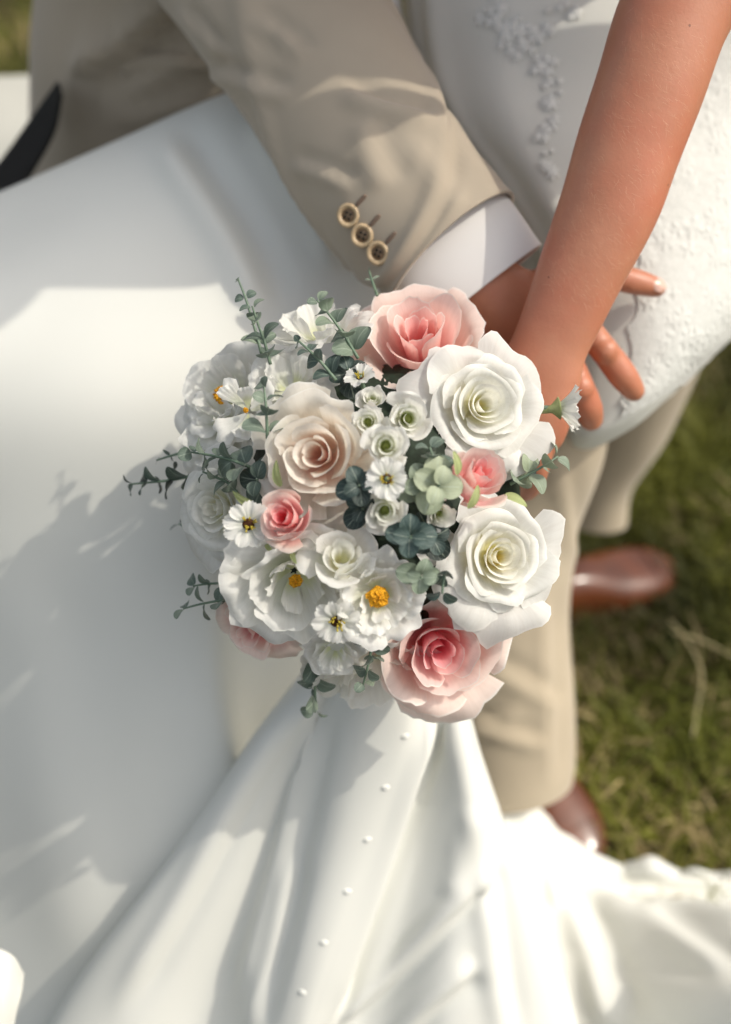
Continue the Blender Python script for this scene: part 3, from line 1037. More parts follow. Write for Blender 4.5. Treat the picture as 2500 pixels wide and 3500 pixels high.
pts = [G(x, y, z) for x, y, z in ((2110, 2985, 0.03), (2160, 2968, 0.05), (2215, 2962, 0.06), (2265, 2975, 0.05), (2330, 2985, 0.035), (2375, 2978, 0.05), (2440, 2990, 0.04), (2520, 2990, 0.05), (2600, 3000, 0.04), (2800, 3010, 0.04))]
V, F, _ = tube_mesh(pts, [0.004, 0.009, 0.012, 0.008, 0.003, 0.004, 0.003, 0.004, 0.003, 0.003], [0.005, 0.008, 0.010, 0.008, 0.005, 0.008, 0.007, 0.008, 0.007, 0.007], 24, 120, True, None, cloth_disp(33, 0.004, 60, 160))
mesh_obj('hem_lace', V, F, M['lace'], dress)

# fold of fabric lying nearest to the camera on the skirt's far corner
rows = [C((-500, 3200, 0.98), (-200, 3200, 0.99), (20, 3250, 1.0), (85, 3330, 1.03)),
        C((-500, 3260, 0.96), (-200, 3260, 0.965), (0, 3320, 0.98), (75, 3400, 1.01)),
        C((-500, 3400, 0.955), (-200, 3420, 0.96), (-10, 3460, 0.98), (50, 3500, 1.01)),
        C((-500, 3800, 1.0), (-250, 3800, 1.0), (-60, 3800, 1.02), (0, 3800, 1.05))]
sheet('skirt_fold', loft_pts(rows, 30, 40), M['satin'], dress, 0.0015)

# satin-covered buttons down the train
tb = bvh_of(train)
for bx, by in ((1385, 2515), (1318, 2690), (1256, 2868), (1187, 3045), (1108, 3220), (1035, 3390)):
    h = on_surface(tb, bx, by, -0.0026)
    if h:
        Vb, Fb = ball_data(h[0], (0.0048, 0.0048, 0.0032), None, 16, 10)
        mesh_obj('button', Vb, Fb, M['satin'], dress)

# bodice and hip
rows = [
    C((1180, -900, 1.26), (1500, -900, 1.16), (1900, -850, 1.13), (2350, -850, 1.12), (2800, -900, 1.15), (3000, -900, 1.34)),
    C((1290, -420, 1.25), (1500, -420, 1.15), (1900, -400, 1.105), (2350, -400, 1.10), (2750, -420, 1.13), (2950, -420, 1.3)),
    C((1370, -60, 1.24), (1480, -60, 1.14), (1850, -20, 1.085), (2350, -20, 1.075), (2720, -30, 1.10), (2900, -30, 1.3)),
    C((1392, 150, 1.23), (1500, 200, 1.135), (1850, 250, 1.085), (2350, 280, 1.068), (2690, 290, 1.095), (2860, 290, 1.28)),
    C((1440, 330, 1.21), (1570, 400, 1.12), (1900, 500, 1.065), (2350, 560, 1.048), (2650, 600, 1.09), (2800, 600, 1.26)),
    C((1560, 560, 1.19), (1720, 600, 1.10), (1980, 720, 1.055), (2330, 830, 1.043), (2580, 880, 1.085), (2700, 880, 1.22)),
    C((1680, 780, 1.17), (1850, 830, 1.09), (2040, 950, 1.055), (2280, 1090, 1.045), (2465, 1120, 1.085), (2540, 1110, 1.20)),
    C((1760, 1040, 1.15), (1920, 1090, 1.09), (2050, 1240, 1.065), (2220, 1300, 1.058), (2365, 1245, 1.09), (2420, 1230, 1.18)),
    C((1850, 1250, 1.13), (1950, 1330, 1.09), (2050, 1420, 1.075), (2190, 1380, 1.068), (2310, 1310, 1.095), (2350, 1300, 1.17)),
    C((1930, 1400, 1.115), (1965, 1480, 1.10), (2040, 1495, 1.09), (2170, 1430, 1.085), (2290, 1345, 1.105), (2320, 1330, 1.17)),
    C((1930, 1470, 1.16), (1965, 1530, 1.15), (2040, 1530, 1.14), (2170, 1460, 1.135), (2270, 1375, 1.15), (2300, 1350, 1.19)),
]
g = loft_pts(rows, 150, 110)
nrm = normals_of(g)
uu, vv = np.meshgrid(np.linspace(0, 1, 150), np.linspace(0, 1, 110), indexing='ij')
# seam folds parallel to the near edge
g = g + nrm * (0.006 * np.exp(-((vv - 0.20) / 0.03) ** 2) - 0.009 * np.exp(-((vv - 0.125) / 0.022) ** 2) + 0.004 * np.exp(-((vv - 0.33) / 0.05) ** 2))[:, :, None] * np.clip((0.72 - uu) * 5, 0, 1)[:, :, None]
g = ripple(g, 19, 0.002, 10, 26)
BOD = g
bodice = sheet('bodice', g, M['satin'], dress, 0.0015)

# lace over the hip: the same surface, raised, with a scalloped edge and relief
iu0, iu1, iv0, iv1 = 20, 128, 46, 108
sub = BOD[iu0:iu1, iv0:iv1]
flat = catmull(sub.reshape(sub.shape[0], -1), 300).reshape(300, -1, 3)
flat = np.stack([catmull(flat[i], 220) for i in range(300)])
nrm2 = normals_of(flat)
a, bq = np.meshgrid(np.linspace(0, 1, 300), np.linspace(0, 1, 220), indexing='ij')
rel = np.zeros(a.shape)
r2 = np.random.default_rng(5)
xs_, ys_ = flat[:, :, 0], flat[:, :, 1] * 0.7 + flat[:, :, 2] * 0.7
for _ in range(420):                        # raised flower motifs
    i, j = r2.integers(0, 300), r2.integers(0, 220)
    dx, dy = xs_ - xs_[i, j], ys_ - ys_[i, j]
    rr = np.sqrt(dx * dx + dy * dy)
    th = np.arctan2(dy, dx)
    R0 = r2.uniform(0.005, 0.012)
    k = r2.integers(4, 7)
    sh_ = R0 * (0.7 + 0.3 * np.cos(k * th + r2.uniform(0, 6.28)))
    rel = np.maximum(rel, np.clip((sh_ - rr) / 0.0030, 0, 1) * r2.uniform(0.6, 1.0) * (0.65 + 0.35 * np.clip(rr / R0, 0, 1)))
lace_g = flat + nrm2 * (0.0014 + 0.0011 * rel)[:, :, None]
Vv = lace_g.reshape(-1, 3)
edge = 0.955 + 0.022 * np.abs(np.sin(bq * 40))
left = 0.12 + 0.05 * np.abs(np.sin(a * 36)) + 0.15 * np.clip(0.5 - a, 0, 1)
keep = (a < edge) & (bq > left)
kf = [f for f in grid_faces(300, 220) if all(keep.ravel()[i] for i in f)]
used = sorted({i for f in kf for i in f})
mp = {o_: n_ for n_, o_ in enumerate(used)}
lace = mesh_obj('lace', Vv[used], [tuple(mp[i] for i in f) for f in kf], M['lace'], dress)

# lace applique motifs on the bodice front
bb = bvh_of(bodice)


def applique(name, spots, seed):
    r3 = np.random.default_rng(seed)
    Vs, Fs = [], []
    for (px, py, sz) in spots:
        h = on_surface(bb, px, py, 0.0012 + r3.uniform(0, 0.0012))
        if h is None: continue
        o, n = h
        x, y, z = ring_frame(n)
        k = r3.integers(5, 8); ph = r3.uniform(0, 6.28)
        S = sz / FPX * 1.07
        m = 36
        off = len(Vs)
        Vs.append(o + n * 0.0005)
        for ringi in (0.5, 1.0):
            for q in range(m):
                t_ = math.tau * q / m
                rad = S * ringi * (0.72 + 0.28 * math.cos(k * t_ + ph))
                Vs.append(o + x * (rad * math.cos(t_)) + y * (rad * math.sin(t_)) + n * (0.0004 if ringi < 0.9 else -0.0006))
        for q in range(m):
            w = (q + 1) % m
            Fs.append((off, off + 1 + q, off + 1 + w))
            Fs.append((off + 1 + q, off + 1 + m + q, off + 1 + m + w, off + 1 + w))
    return mesh_obj(name, Vs, Fs, M['applique'], dress)


sp = []
r4 = random.Random(3)
for cx, cy, wx, wy, nn_ in ((1700, 60, 75, 60, 16), (1790, 130, 90, 75, 26), (1855, 210, 60, 45, 14), (1880, 340, 30, 60, 9), (1870, 440, 32, 50, 9), (1880, 560, 25, 45, 7), (1960, 40, 60, 40, 8)):
    for _ in range(nn_):
        sp.append((cx + r4.gauss(0, 0.5) * wx, cy + r4.gauss(0, 0.5) * wy, r4.uniform(14, 30)))
applique('lace_applique', sp, 8)

# bride's body: bare forearm and hand closed on the bouquet handle, upper arm, shoulders, neck, head
arm = [(2525, -210, 205, 0.890, .9), (2405, -110, 200, 0.892, .88), (2302, 60, 194, 0.895, .86), (2223, 295, 187, 0.902, .86), (2150, 500, 180, 0.910, .84), (2085, 700, 171, 0.918, .80), (1986, 929, 150, 0.930, .74),
       (1926, 1075, 137, 0.938, .68), (1880, 1182, 131, 0.944, .62), (1846, 1280, 143, 0.950, .56), (1812, 1390, 150, 0.957, .50), (1788, 1480, 142, 0.965, .44), (1778, 1530, 120, 0.970, .40)]
cs_ = [P(a_[0], a_[1], a_[3]) for a_ in arm]
items = [tube_mesh(cs_, [a_[2] / FPX * a_[3] for a_ in arm], [a_[2] / FPX * a_[3] * a_[4] for a_ in arm], 44, 110)[:2]]
items += [ball_data(P(1985, 1075, 0.928), 0.0105, None, 16, 12)]
for kx, ky, kd in ((1842, 1478, 0.957), (1795, 1490, 0.958), (1748, 1480, 0.962)):
    items += [ball_data(P(kx, ky, kd), 0.0112, None, 14, 10)]
for tx in ((1838, 1470), (1796, 1480), (1758, 1470)):        # tendons over the back of the hand
    V_, F_, _ = tube_mesh([P(1872, 1230, 0.932), P(0.5 * (1872 + tx[0]), 1350, 0.9395), P(tx[0], tx[1], 0.952)], [0.0030, 0.0030, 0.004], None, 10, 16)
    items += [(V_, F_)]
items += chain([(1845, 1440, 0.960), (1852, 1500, 0.962), (1838, 1600, 0.972), (1806, 1672, 0.992), (1745, 1690, 1.012)], [0.0110, 0.0105, 0.0098, 0.0090, 0.0078])
items += chain([(1795, 1450, 0.962), (1790, 1530, 0.968), (1770, 1620, 0.980), (1725, 1690, 1.002), (1660, 1700, 1.022)], [0.0110, 0.0105, 0.0098, 0.0090, 0.0078])
items += chain([(1745, 1440, 0.966), (1735, 1520, 0.972), (1712, 1610, 0.985), (1665, 1680, 1.006), (1600, 1690, 1.024)], [0.0105, 0.0102, 0.0095, 0.0088, 0.0076])
items += chain([(1705, 1420, 0.970), (1690, 1490, 0.978), (1665, 1570, 0.992), (1620, 1640, 1.008), (1570, 1660, 1.022)], [0.0095, 0.0088, 0.0082, 0.0076, 0.0066])
items += chain([(1870, 1230, 0.958), (1885, 1330, 0.974), (1880, 1430, 0.992), (1820, 1520, 1.008), (1745, 1570, 1.020)], [0.0150, 0.0130, 0.0110, 0.0098, 0.0084])
EL = P(2525, -210, 0.890)
SH = Vector((0.50, 0.965, 1.22))
items += [tube_mesh([EL, EL.lerp(SH, 0.35), EL.lerp(SH, 0.7), SH], [0.042, 0.048, 0.052, 0.058], None, 24, 30)[:2]]
items += [tube_mesh([(0.51, 0.965, 1.22), (0.31, 0.965, 1.30), (0.14, 1.03, 1.25)], [0.055, 0.070, 0.045], None, 24, 24)[:2]]
items += [tube_mesh([(0.27, 1.24, 0.96), (0.30, 1.13, 1.14), (0.31, 1.0, 1.28)], [0.11, 0.13, 0.10], [0.09, 0.10, 0.07], 24, 24, True, (0, -1, 0))[:2]]
items += [tube_mesh([(0.31, 0.96, 1.31), (0.27, 0.90, 1.39), (0.23, 0.85, 1.45)], [0.05, 0.045, 0.045], None, 20, 16)[:2]]
items += [ball_data((0.21, 0.83, 1.51), (0.072, 0.088, 0.112), None, 24, 16), ball_data((0.145, 0.82, 1.50), (0.016, 0.012, 0.02), None, 12, 8)]
items += [tube_mesh([(0.15, 1.05, 1.24), (0.07, 1.08, 1.14), (0.07, 1.16, 1.06), (0.02, 1.22, 1.10)], [0.045, 0.042, 0.038, 0.03], None, 20, 30)[:2]]
V, F = join_data(items)
bbody = remeshed('body', V, F, M['skin_bride'], bride, 0.0022, 7)
V, F = ball_data((0.235, 0.845, 1.535), (0.088, 0.102, 0.112), None, 28, 18)
mesh_obj('hair', V, F, M['hair'], bride)
V, F = tube_mesh([(0.27, 0.89, 1.54), (0.31, 0.94, 1.47), (0.32, 0.97, 1.40)], [0.07, 0.06, 0.03], [0.05, 0.04, 0.02], 20, 24)[:2]
mesh_obj('hair', V, F, M['hair'], bride)
V, F = ball_data((0.285, 0.975, 1.495), (0.06, 0.055, 0.055), None, 24, 16)  # unseen bun, added to shade the far corner of the lap
mesh_obj('shade_hair_bun', V, F, M['hair'], bride)
V, F = tube_mesh([(0.265, 0.86, 1.50), (0.265, 0.855, 1.40), (0.275, 0.86, 1.29), (0.29, 0.875, 1.19)], [0.045, 0.048, 0.045, 0.018], [0.03, 0.03, 0.028, 0.012], 20, 24)[:2]  # unseen lock, added to close a sunlit notch on the lap
mesh_obj('shade_hair_lock', V, F, M['hair'], bride)

# fine sun-bleached hairs on the forearm
ab = bvh_of(bbody)
Vs, Fs = [], []
r5 = random.Random(12)
for _ in range(430):
    t_ = r5.random()
    u_ = r5.uniform(-0.75, 0.95)
    cx, cy = 2290 - 350 * t_, 60 + 960 * t_
    hwp = 188 - 40 * t_
    h = on_surface(ab, cx + 0.94 * u_ * hwp, cy + 0.34 * u_ * hwp, 0.0)
    if h is None: continue
    o, n = h
    if (o - CAM).length > 1.1: continue
    dr = (P(cx + 60 + r5.gauss(0, 30), cy + 60 + r5.gauss(0, 30), 1) - P(cx, cy, 1)).normalized()
    dr = (dr - n * dr.dot(n)).normalized()
    L = r5.uniform(0.004, 0.010)
    sd = dr.cross(n) * 0.000035
    off = len(Vs)
    for f_ in (0, 0.5, 1.0):
        c = o + dr * (L * f_) + n * (0.0016 * math.sin(f_ * 2.2))
        Vs += [c - sd * (1.1 - f_), c + sd * (1.1 - f_)]
    Fs += [(off, off + 1, off + 3, off + 2), (off + 2, off + 3, off + 5, off + 4)]
ah = mesh_obj('arm_hair', Vs, Fs, M['hair_fine'], bbody)
ah['kind'] = 'stuff'

# ------------------------------------------------------------------ the bouquet
DC, DD, DR = (1290, 1710), 0.935, 0.135           # dome: centre pixel, distance, radius
BC = P(DC[0], DC[1], DD)
bouquet = empty('bouquet', P(1650, 1600, 1.0))
tag(bouquet, 'round bridal bouquet of white and pink roses, peonies, daisies and eucalyptus held by the bride', 'bouquet')


def dome(px, py, lift=0.0):
    """point and outward direction on the bouquet's dome behind photo pixel (px, py)"""
    k = FPX / DD * DR
    ax, ay = (px - DC[0]) / k, -(py - DC[1]) / k
    q = ax * ax + ay * ay
    if q > 0.92:
        f = math.sqrt(0.92 / q)
        az = math.sqrt(1 - 0.92)
        d = DD - DR * az
        n = camdir(ax * f, ay * f, az)
    else:
        az = math.sqrt(1 - q)
        d = DD - DR * az
        n = camdir(ax, ay, az)
    return P(px, py, d - lift), n, d


def petal_grid(phi0, W, rt, h, r0=0.04, z0=0.0, bulge=0.8, curl=0.15, roll=0.08, spiral=0.08, flat=0.8, rip=0.02, tip=0.0, seed=0, nu=15, nv=12, zp=1.5, notch=0.0, ripk=5.0, cup=0.0, lip=0.0, tilt=0.0):
    rs = np.random.default_rng(seed)
    u = np.linspace(-1, 1, nu)[:, None] * np.ones((1, nv))
    v = np.linspace(0, 1, nv)[None, :] * np.ones((nu, 1))
    vmax = 1 - 0.24 * np.abs(u) ** 3.0 + tip * np.exp(-(u / 0.22) ** 2) - notch * np.exp(-((u - rs.uniform(-.3, .3)) / 0.12) ** 2)
    vmax = vmax + 0.025 * np.sin(u * rs.uniform(6, 11) + rs.uniform(0, 6)) + rs.normal(0, 0.012, (nu, 1))
    vv = v * vmax
    r = r0 * rt + rt * (1 - r0) * np.sin(np.clip(vv, 0, 1.1) * math.pi / 2) ** bulge
    z = z0 + h * np.clip(vv, 0, 2) ** zp
    c = np.clip((vv - 0.58) / 0.42, 0, 1.4)
    r = r + curl * rt * c ** 2
    z = z - curl * rt * 0.75 * c ** 3
    e = np.abs(u) ** 4 * vv ** 2
    r = r + roll * rt * e * np.where(u > 0, 1.0, 0.55)
    z = z - roll * rt * 0.6 * e * np.where(u > 0, 1.0, 0.4)
    z = z + cup * rt * np.abs(u) ** 2 * vv
    c2 = np.clip((vv - 0.84) / 0.16, 0, 1.2)
    r = r + lip * np.sin(c2 * 1.7)
    z = z - lip * (1 - np.cos(c2 * 2.0)) * 0.9
    dl = u * W * (0.70 + 0.30 * np.sin(np.clip(vv, 0, 1) * math.pi * 0.62))
    r = r * (1 + spiral * u * vv)
    wv = waves(u * ripk * 0.5, vv * 2.2, seed + 17, 5, 1.2, 3.2)
    r = r + rip * rt * wv * vv ** 2 * 1.6
    z = z + rip * rt * waves(u * ripk * 0.7, vv * 2, seed + 55, 5, 1.2, 3.4) * vv ** 2 * 1.6
    xr = r * (1 - (1 - np.cos(dl)) * flat)
    xt = r * np.sin(dl)
    z = z + tilt * xt * vv
    x = xr * math.cos(phi0) - xt * math.sin(phi0)
    y = xr * math.sin(phi0) + xt * math.cos(phi0)
    return np.stack([x, y, z], -1)


def add_petal(fl, g, mat, color):
    nu, nv = g.shape[:2]
    return mesh_obj('petal', g.reshape(-1, 3), grid_faces(nu, nv), mat, fl, grid_uv(nu, nv), color=color, inv=False)


def flower_empty(name, label, pos, axis, spin=0.0):
    z = Vector(axis).normalized()
    x = Vector((0.2, 0.1, 1.0)).cross(z).normalized()
    y = z.cross(x)
    m = frame_matrix(pos, x, y, z) @ Matrix.Rotation(spin, 4, 'Z')
    e = empty(name, None, bouquet, m)
    e['label'] = label
    return e


def lerp(a, b, t):
    return a + (b - a) * t


def lerp3(a, b, t):
    return tuple(lerp(x, y, t) for x, y in zip(a, b))


def rose(label, px, py, Rpx, axis, N=22, mat='petal_white', inner=(0.94, 0.92, 0.62), outer=(0.92, 0.91, 0.76), seed=0, depth=0.47, lift=0.0, op=1.0, tip=0.0,
         rip=0.03, outer_drop=0.75, rmin=0.07, Win=1.75, Wout=0.85, curl=(0.04, 0.26), roll=(0.02, 0.14), spin=0.0, d=None, name='rose', pw=1.15, bulge=(0.55, 0.8), notch=0.0, core=True, zp=(1.1, 1.5), sq=1.0, lip=0.055, tint=0.15):
    rs = random.Random(seed)
    if d is None:
        pos, nrm, dd = dome(px, py, lift)
    else:
        pos, dd = P(px, py, d), d
        nrm = dome(px, py)[1]
    ax = camdir(*axis) if axis is not None else nrm
    R = Rpx / FPX * dd
    H = R * depth
    fl = flower_empty(name, label, pos - ax * (H * 0.8), ax, spin)
    ph = rs.uniform(0, 6.28)
    for i in range(N):
        t = i / (N - 1)
        rt = R * op * (rmin + (0.86 - rmin) * t ** pw) * rs.uniform(0.95, 1.05)
        h = H * (1.0 + 0.12 * math.sin(t * 3.1) - outer_drop * t ** 2.2) * rs.uniform(0.93, 1.07)
        W = lerp(Win, Wout, t ** 0.6)
        g = petal_grid(ph, W, rt, h, 0.06 if t > 0.2 else 0.35, rs.uniform(-0.02, 0.02) * R, lerp(bulge[0], bulge[1], t), lerp(curl[0], curl[1], t ** 1.4), lerp(roll[0], roll[1], t),
                       0.09, lerp(1.0, 0.75, t), rip * (0.4 + 1.0 * t), (tip + rs.uniform(-0.03, 0.07)) * t, seed * 100 + i, 13 if t < 0.3 else 19, 14 if t < 0.3 else 18, lerp(zp[0], zp[1], t), notch * t, lip=R * lip * (0.35 + 0.65 * t) * rs.uniform(0.5, 1.4), tilt=rs.uniform(-0.16, 0.16))
        col = lerp3(inner, outer, min(1, t * 1.15))
        add_petal(fl, g, M[mat], (*(min(1, c * rs.uniform(0.97, 1.03)) for c in col), tint * max(0.0, 1 - t * 1.5)))
        ph += math.radians(137.5) + rs.uniform(-0.18, 0.18)
    return fl, R, H


def stem_to(fl, pos_local_z, length, mat='stem', r=0.0018):
    V, F, _ = tube_mesh([(0, 0, 0.002), (0, 0, -length * 0.5), (0, 0, -length)], [r] * 3, None, 8, 6, True, (1, 0, 0))
    mesh_obj('stem', V, F, M[mat], fl, inv=False)


def stamens(fl, R, z, mat='stamen_orange', seed=0):
    V, F = ball_data((0, 0, z), (R, R, R * 0.7), None, 22, 14)
    rs = np.random.default_rng(seed)
    nrm = V - np.array((0, 0, z))
    nrm /= np.linalg.norm(nrm, axis=1, keepdims=True) + 1e-9
    V = V + nrm * rs.normal(0, R * 0.13, (len(V), 1))
    return mesh_obj('stamens', V, F, M[mat], fl, inv=False, smooth=False)


def peony(label, px, py, Rpx, axis, N=15, seed=0, lift=0.0, stam=0.2, rings=((0.45, 0.9, 0.55), (0.68, 0.85, 0.85), (0.95, 0.55, 1.0)), d=None, mat='petal_white', inner=(0.74, 0.78, 0.42), rip=0.085, name='peony', zc=0.35, Wd=0.75, per=(5, 6, 7), outer=(0.84, 0.85, 0.80)):
    rs = random.Random(seed)
    pos, nrm, dd = dome(px, py, lift)
    if d is not None:
        pos, dd = P(px, py, d), d
    ax = camdir(*axis) if axis is not None else nrm
    R = Rpx / FPX * dd
    fl = flower_empty(name, label, pos - ax * (R * 0.45), ax, rs.uniform(0, 6))
    i = 0
    for k, (rr, hh, wf) in enumerate(rings):
        n = per[k]
        p0 = rs.uniform(0, 6.28)
        for j in range(n):
            g = petal_grid(p0 + math.tau * j / n + rs.uniform(-0.15, 0.15), Wd * wf * rs.uniform(0.85, 1.15) * (1.25 if k == 0 else 1.0), R * rr * rs.uniform(0.9, 1.08), R * hh * 0.75 * rs.uniform(0.85, 1.12),
                           0.10, 0.0, 0.62, rs.uniform(0.02, 0.16) + 0.06 * k, 0.06, rs.choice((-0.1, 0.1)), 0.8, rip, 0.0, seed * 100 + i, 21, 16, 1.35, 0.06, 7.5, lip=R * 0.03 * rs.uniform(0, 1.5))
            add_petal(fl, g, M[mat], lerp3(inner, outer, min(1.0, 0.25 + k * 0.45)))
            i += 1
    if stam:
        stamens(fl, R * stam, R * zc, seed=seed)
    return fl, R


def lisianthus(label, px, py, Rpx, axis, seed=0, lift=0.0, N=11, d=None):
    fl, R, H = rose(label, px, py, Rpx, axis, N, 'petal_white', (0.55, 0.62, 0.24), (0.82, 0.84, 0.74), seed, 1.15, lift, 1.0, 0.0, 0.09, 0.35, 0.22, 1.5, 0.9, (0.03, 0.16), (0.02, 0.12), 0, d, 'lisianthus', 1.0, (0.5, 0.6), lip=0.09)
    V, F = ball_data((0, 0, H * 0.10), (R * 0.22, R * 0.22, R * 0.12), None, 14, 8)
    mesh_obj('throat', V, F, M['throat'], fl, inv=False)
    return fl


def daisy(label, px, py, Rpx, axis, n=9, seed=0, lift=0.0, d=None, cup=0.25, name='daisy', calyx=False, lens=1.0):
    rs = random.Random(seed)
    pos, nrm, dd = dome(px, py, lift)
    if d is not None:
        pos, dd = P(px, py, d), d
    ax = camdir(*axis) if axis is not None else nrm
    R = Rpx / FPX * dd
    fl = flower_empty(name, label, pos, ax, rs.uniform(0, 6))
    for k in range(n):
        a = math.tau * k / n + rs.uniform(-0.1, 0.1)
        L = R * rs.uniform(0.9, 1.08) * lens
        w = R * 0.34 * rs.uniform(0.9, 1.1)
        nu, nv = 9, 9
        g = np.zeros((nu, nv, 3))
        cc = cup + rs.uniform(-0.12, 0.12)
        for i in range(nu):
            for j in range(nv):
                u, v = i / (nu - 1) * 2 - 1, j / (nv - 1)
                wid = w * (0.28 + 0.72 * math.sin(min(1, v * 1.08) * math.pi * 0.62) ** 1.1) * (1 - 0.35 * max(0, v - 0.8) / 0.2)
                rad = R * 0.16 + (L - R * 0.16) * v * (1 - 0.10 * u * u - 0.05 * math.cos(u * 9))
                z = cc * R * v ** 0.8 - 0.35 * R * max(0, v - 0.45) ** 2 + 0.12 * R * u * u * v + 0.03 * R * math.sin(u * 7 + k)
                x, y = rad, wid * u
                g[i, j] = (x * math.cos(a) - y * math.sin(a), x * math.sin(a) + y * math.cos(a), z)
        add_petal(fl, g, M['petal_white'], (0.80, 0.82, 0.76))
    V, F = ball_data((0, 0, R * 0.04), (R * 0.25, R * 0.25, R * 0.09), None, 16, 8)
    mesh_obj('disc', V, F, M['daisy_disc'], fl, inv=False)
    its = []
    for k in range(13):
        a, q = rs.uniform(0, 6.28), R * 0.20 * math.sqrt(rs.random())
        x, y = q * math.cos(a), q * math.sin(a)
        top = (x * 1.7, y * 1.7, R * rs.uniform(0.28, 0.42))
        its.append(tube_mesh([(x, y, R * 0.06), (x * 1.25, y * 1.25, R * 0.2), top], [R * 0.028, R * 0.026, R * 0.04], None, 6, 6, True, (1, 0.2, 0))[:2])
    V, F = join_data(its)
    mesh_obj('stamens', V, F, M['stamen_yellow'], fl, inv=False)
    stem_to(fl, 0, 0.03)
    return fl, R


SAGE = (0.27, 0.33, 0.25)
PALE = (0.34, 0.39, 0.27)
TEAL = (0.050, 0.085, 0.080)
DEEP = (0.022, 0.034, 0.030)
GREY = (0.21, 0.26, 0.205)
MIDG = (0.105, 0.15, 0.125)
leaf_cache = {}


def leaf_mesh(kind):
    if kind in leaf_cache: return leaf_cache[kind]
    nu, nv = 9, 11
    V = []
    for i in range(nu):
        for j in range(nv):
            u = i / (nu - 1) * 2 - 1
            q = 0.5 - 0.5 * math.cos(math.pi * j / (nv - 1))
            v = 0.02 + 0.98 * q
            w = math.sqrt(max(0.0, 1 - (2 * q - 1) ** 2))
            if kind == 'round':
                w *= 0.49
                y = v
            else:
                w *= 0.22 * (1.1 - 0.45 * q)
                y = v
            w = max(w, 0.02)
            V.append((u * w, y, 0.45 * u * u * w * w + 0.10 * math.sin(v * 3.0) - 0.16 * v * v + 0.02 * math.sin(5 * u + 3 * v)))
    me = bpy.data.meshes.new('leaf')
    me.from_pydata(V, [], grid_faces(nu, nv))
    lay = me.uv_layers.new(name='UVMap')
    idx = np.empty(len(me.loops), int); me.loops.foreach_get('vertex_index', idx)
    lay.data.foreach_set('uv', grid_uv(nu, nv)[idx].astype(np.float32).ravel())
    me.polygons.foreach_set('use_smooth', [True] * len(me.polygons))
    me.materials.append(M['leaf'])
    leaf_cache[kind] = me
    return me


def add_leaf(parent, pos, out, normal, size, color, kind='round'):
    y = Vector(out).normalized()
    z = Vector(normal)
    z = (z - y * z.dot(y)).normalized()
    x = y.cross(z)
    o = bpy.data.objects.new('leaf', leaf_mesh(kind))
    COL.objects.link(o)
    o.matrix_basis = frame_matrix(pos, x * size, y * size, z * size)
    o.color = (*color, 1)
    attach(o, parent)
    return o


def sprig(label, pts, n=4, size=(60, 26), c1=GREY, c2=MIDG, seed=0, tip=True, r=0.0011, kind='round', start=0.12, spread=0.75, roll0=None):
    """pts: (px, py, distance) from base to tip; opposite leaf pairs turned a quarter each"""
    rs = random.Random(seed)
    w = [P(*p) for p in pts]
    e = empty('eucalyptus_sprig', w[0], bouquet)
    e['label'] = label
    k = len(w)
    V, F, _ = tube_mesh(w, [r * lerp(1.15, 0.6, i / (k - 1)) for i in range(k)], None, 8, 24)
    mesh_obj('stem', V, F, M['stem'], e)
    path = catmull([tuple(p) for p in w], 60)
    roll = rs.uniform(0, math.pi) if roll0 is None else roll0
    dist = pts[0][2]
    for i in range(n):
        t = start + (0.97 - start) * i / max(1, n - 1)
        q = min(58, int(t * 59))
        pos = Vector(path[q])
        tn = Vector(path[q + 1] - path[q]).normalized()
        a = tn.cross(camdir(0.1, 0.2, 1)).normalized()
        b_ = tn.cross(a)
        for s in (-1, 1):
            ang = roll + i * math.pi / 2 + rs.uniform(-0.35, 0.35)
            out = (a * math.cos(ang) + b_ * math.sin(ang)) * s
            sz = 1.2 * lerp(size[0], size[1], t) * rs.uniform(0.85, 1.15) / FPX * dist
            od = (out + tn * rs.uniform(0.15, spread)).normalized()
            nm = (tn * 0.45 - out * 0.3 + camdir(0, 0.2, 1) * 0.75 + Vector((rs.uniform(-.4, .4), rs.uniform(-.4, .4), rs.uniform(-.4, .4)))).normalized()
            base = pos + out * r
            col = lerp3(c1, c2, rs.random())
            add_leaf(e, base, od, nm, sz, col, kind)
    return e


def rosette(label, px, py, Rpx, c1, c2, seed=0, lift=0.006, n=3, axis=None, d=None, rot=None):
    """a sprig seen end on: leaf pairs crossing one another"""
    rs = random.Random(seed)
    pos, nrm, dd = dome(px, py, lift)
    if d is not None:
        pos, dd = P(px, py, d), d
    ax = camdir(*axis) if axis is not None else (nrm * 0.5 + camdir(0, 0, 1) * 0.5).normalized()
    e = empty('eucalyptus_sprig', pos, bouquet)
    e['label'] = label
    a = ax.cross(Vector((0.3, 0.1, 0.9))).normalized()
    b_ = ax.cross(a)
    R = Rpx / FPX * dd
    V, F, _ = tube_mesh([pos - ax * (R * 1.8), pos - ax * R, pos + ax * (R * 0.15)], [0.0012, 0.0011, 0.0006], None, 8, 10)
    mesh_obj('stem', V, F, M['stem'], e)
    roll = rs.uniform(0, 3.14) if rot is None else rot
    for i in range(n):
        h = -R * 0.42 * i
        for s in (-1, 1):
            ang = roll + i * math.pi / 2 + rs.uniform(-0.25, 0.25)
            out = (a * math.cos(ang) + b_ * math.sin(ang)) * s
            sz = R * lerp(0.80, 1.25, i / max(1, n - 1)) * rs.uniform(0.9, 1.1)
            add_leaf(e, pos + ax * h + out * 0.0006, (out + ax * 0.30).normalized(), (ax * 0.9 - out * 0.3 + Vector((rs.uniform(-.2, .2), rs.uniform(-.2, .2), rs.uniform(-.2, .2)))).normalized(), sz, lerp3(c1, c2, rs.random()))
    return e


def sepal(fl_or_pts, label=None):
    e = mesh_obj('sepal', *fl_or_pts)
    return e


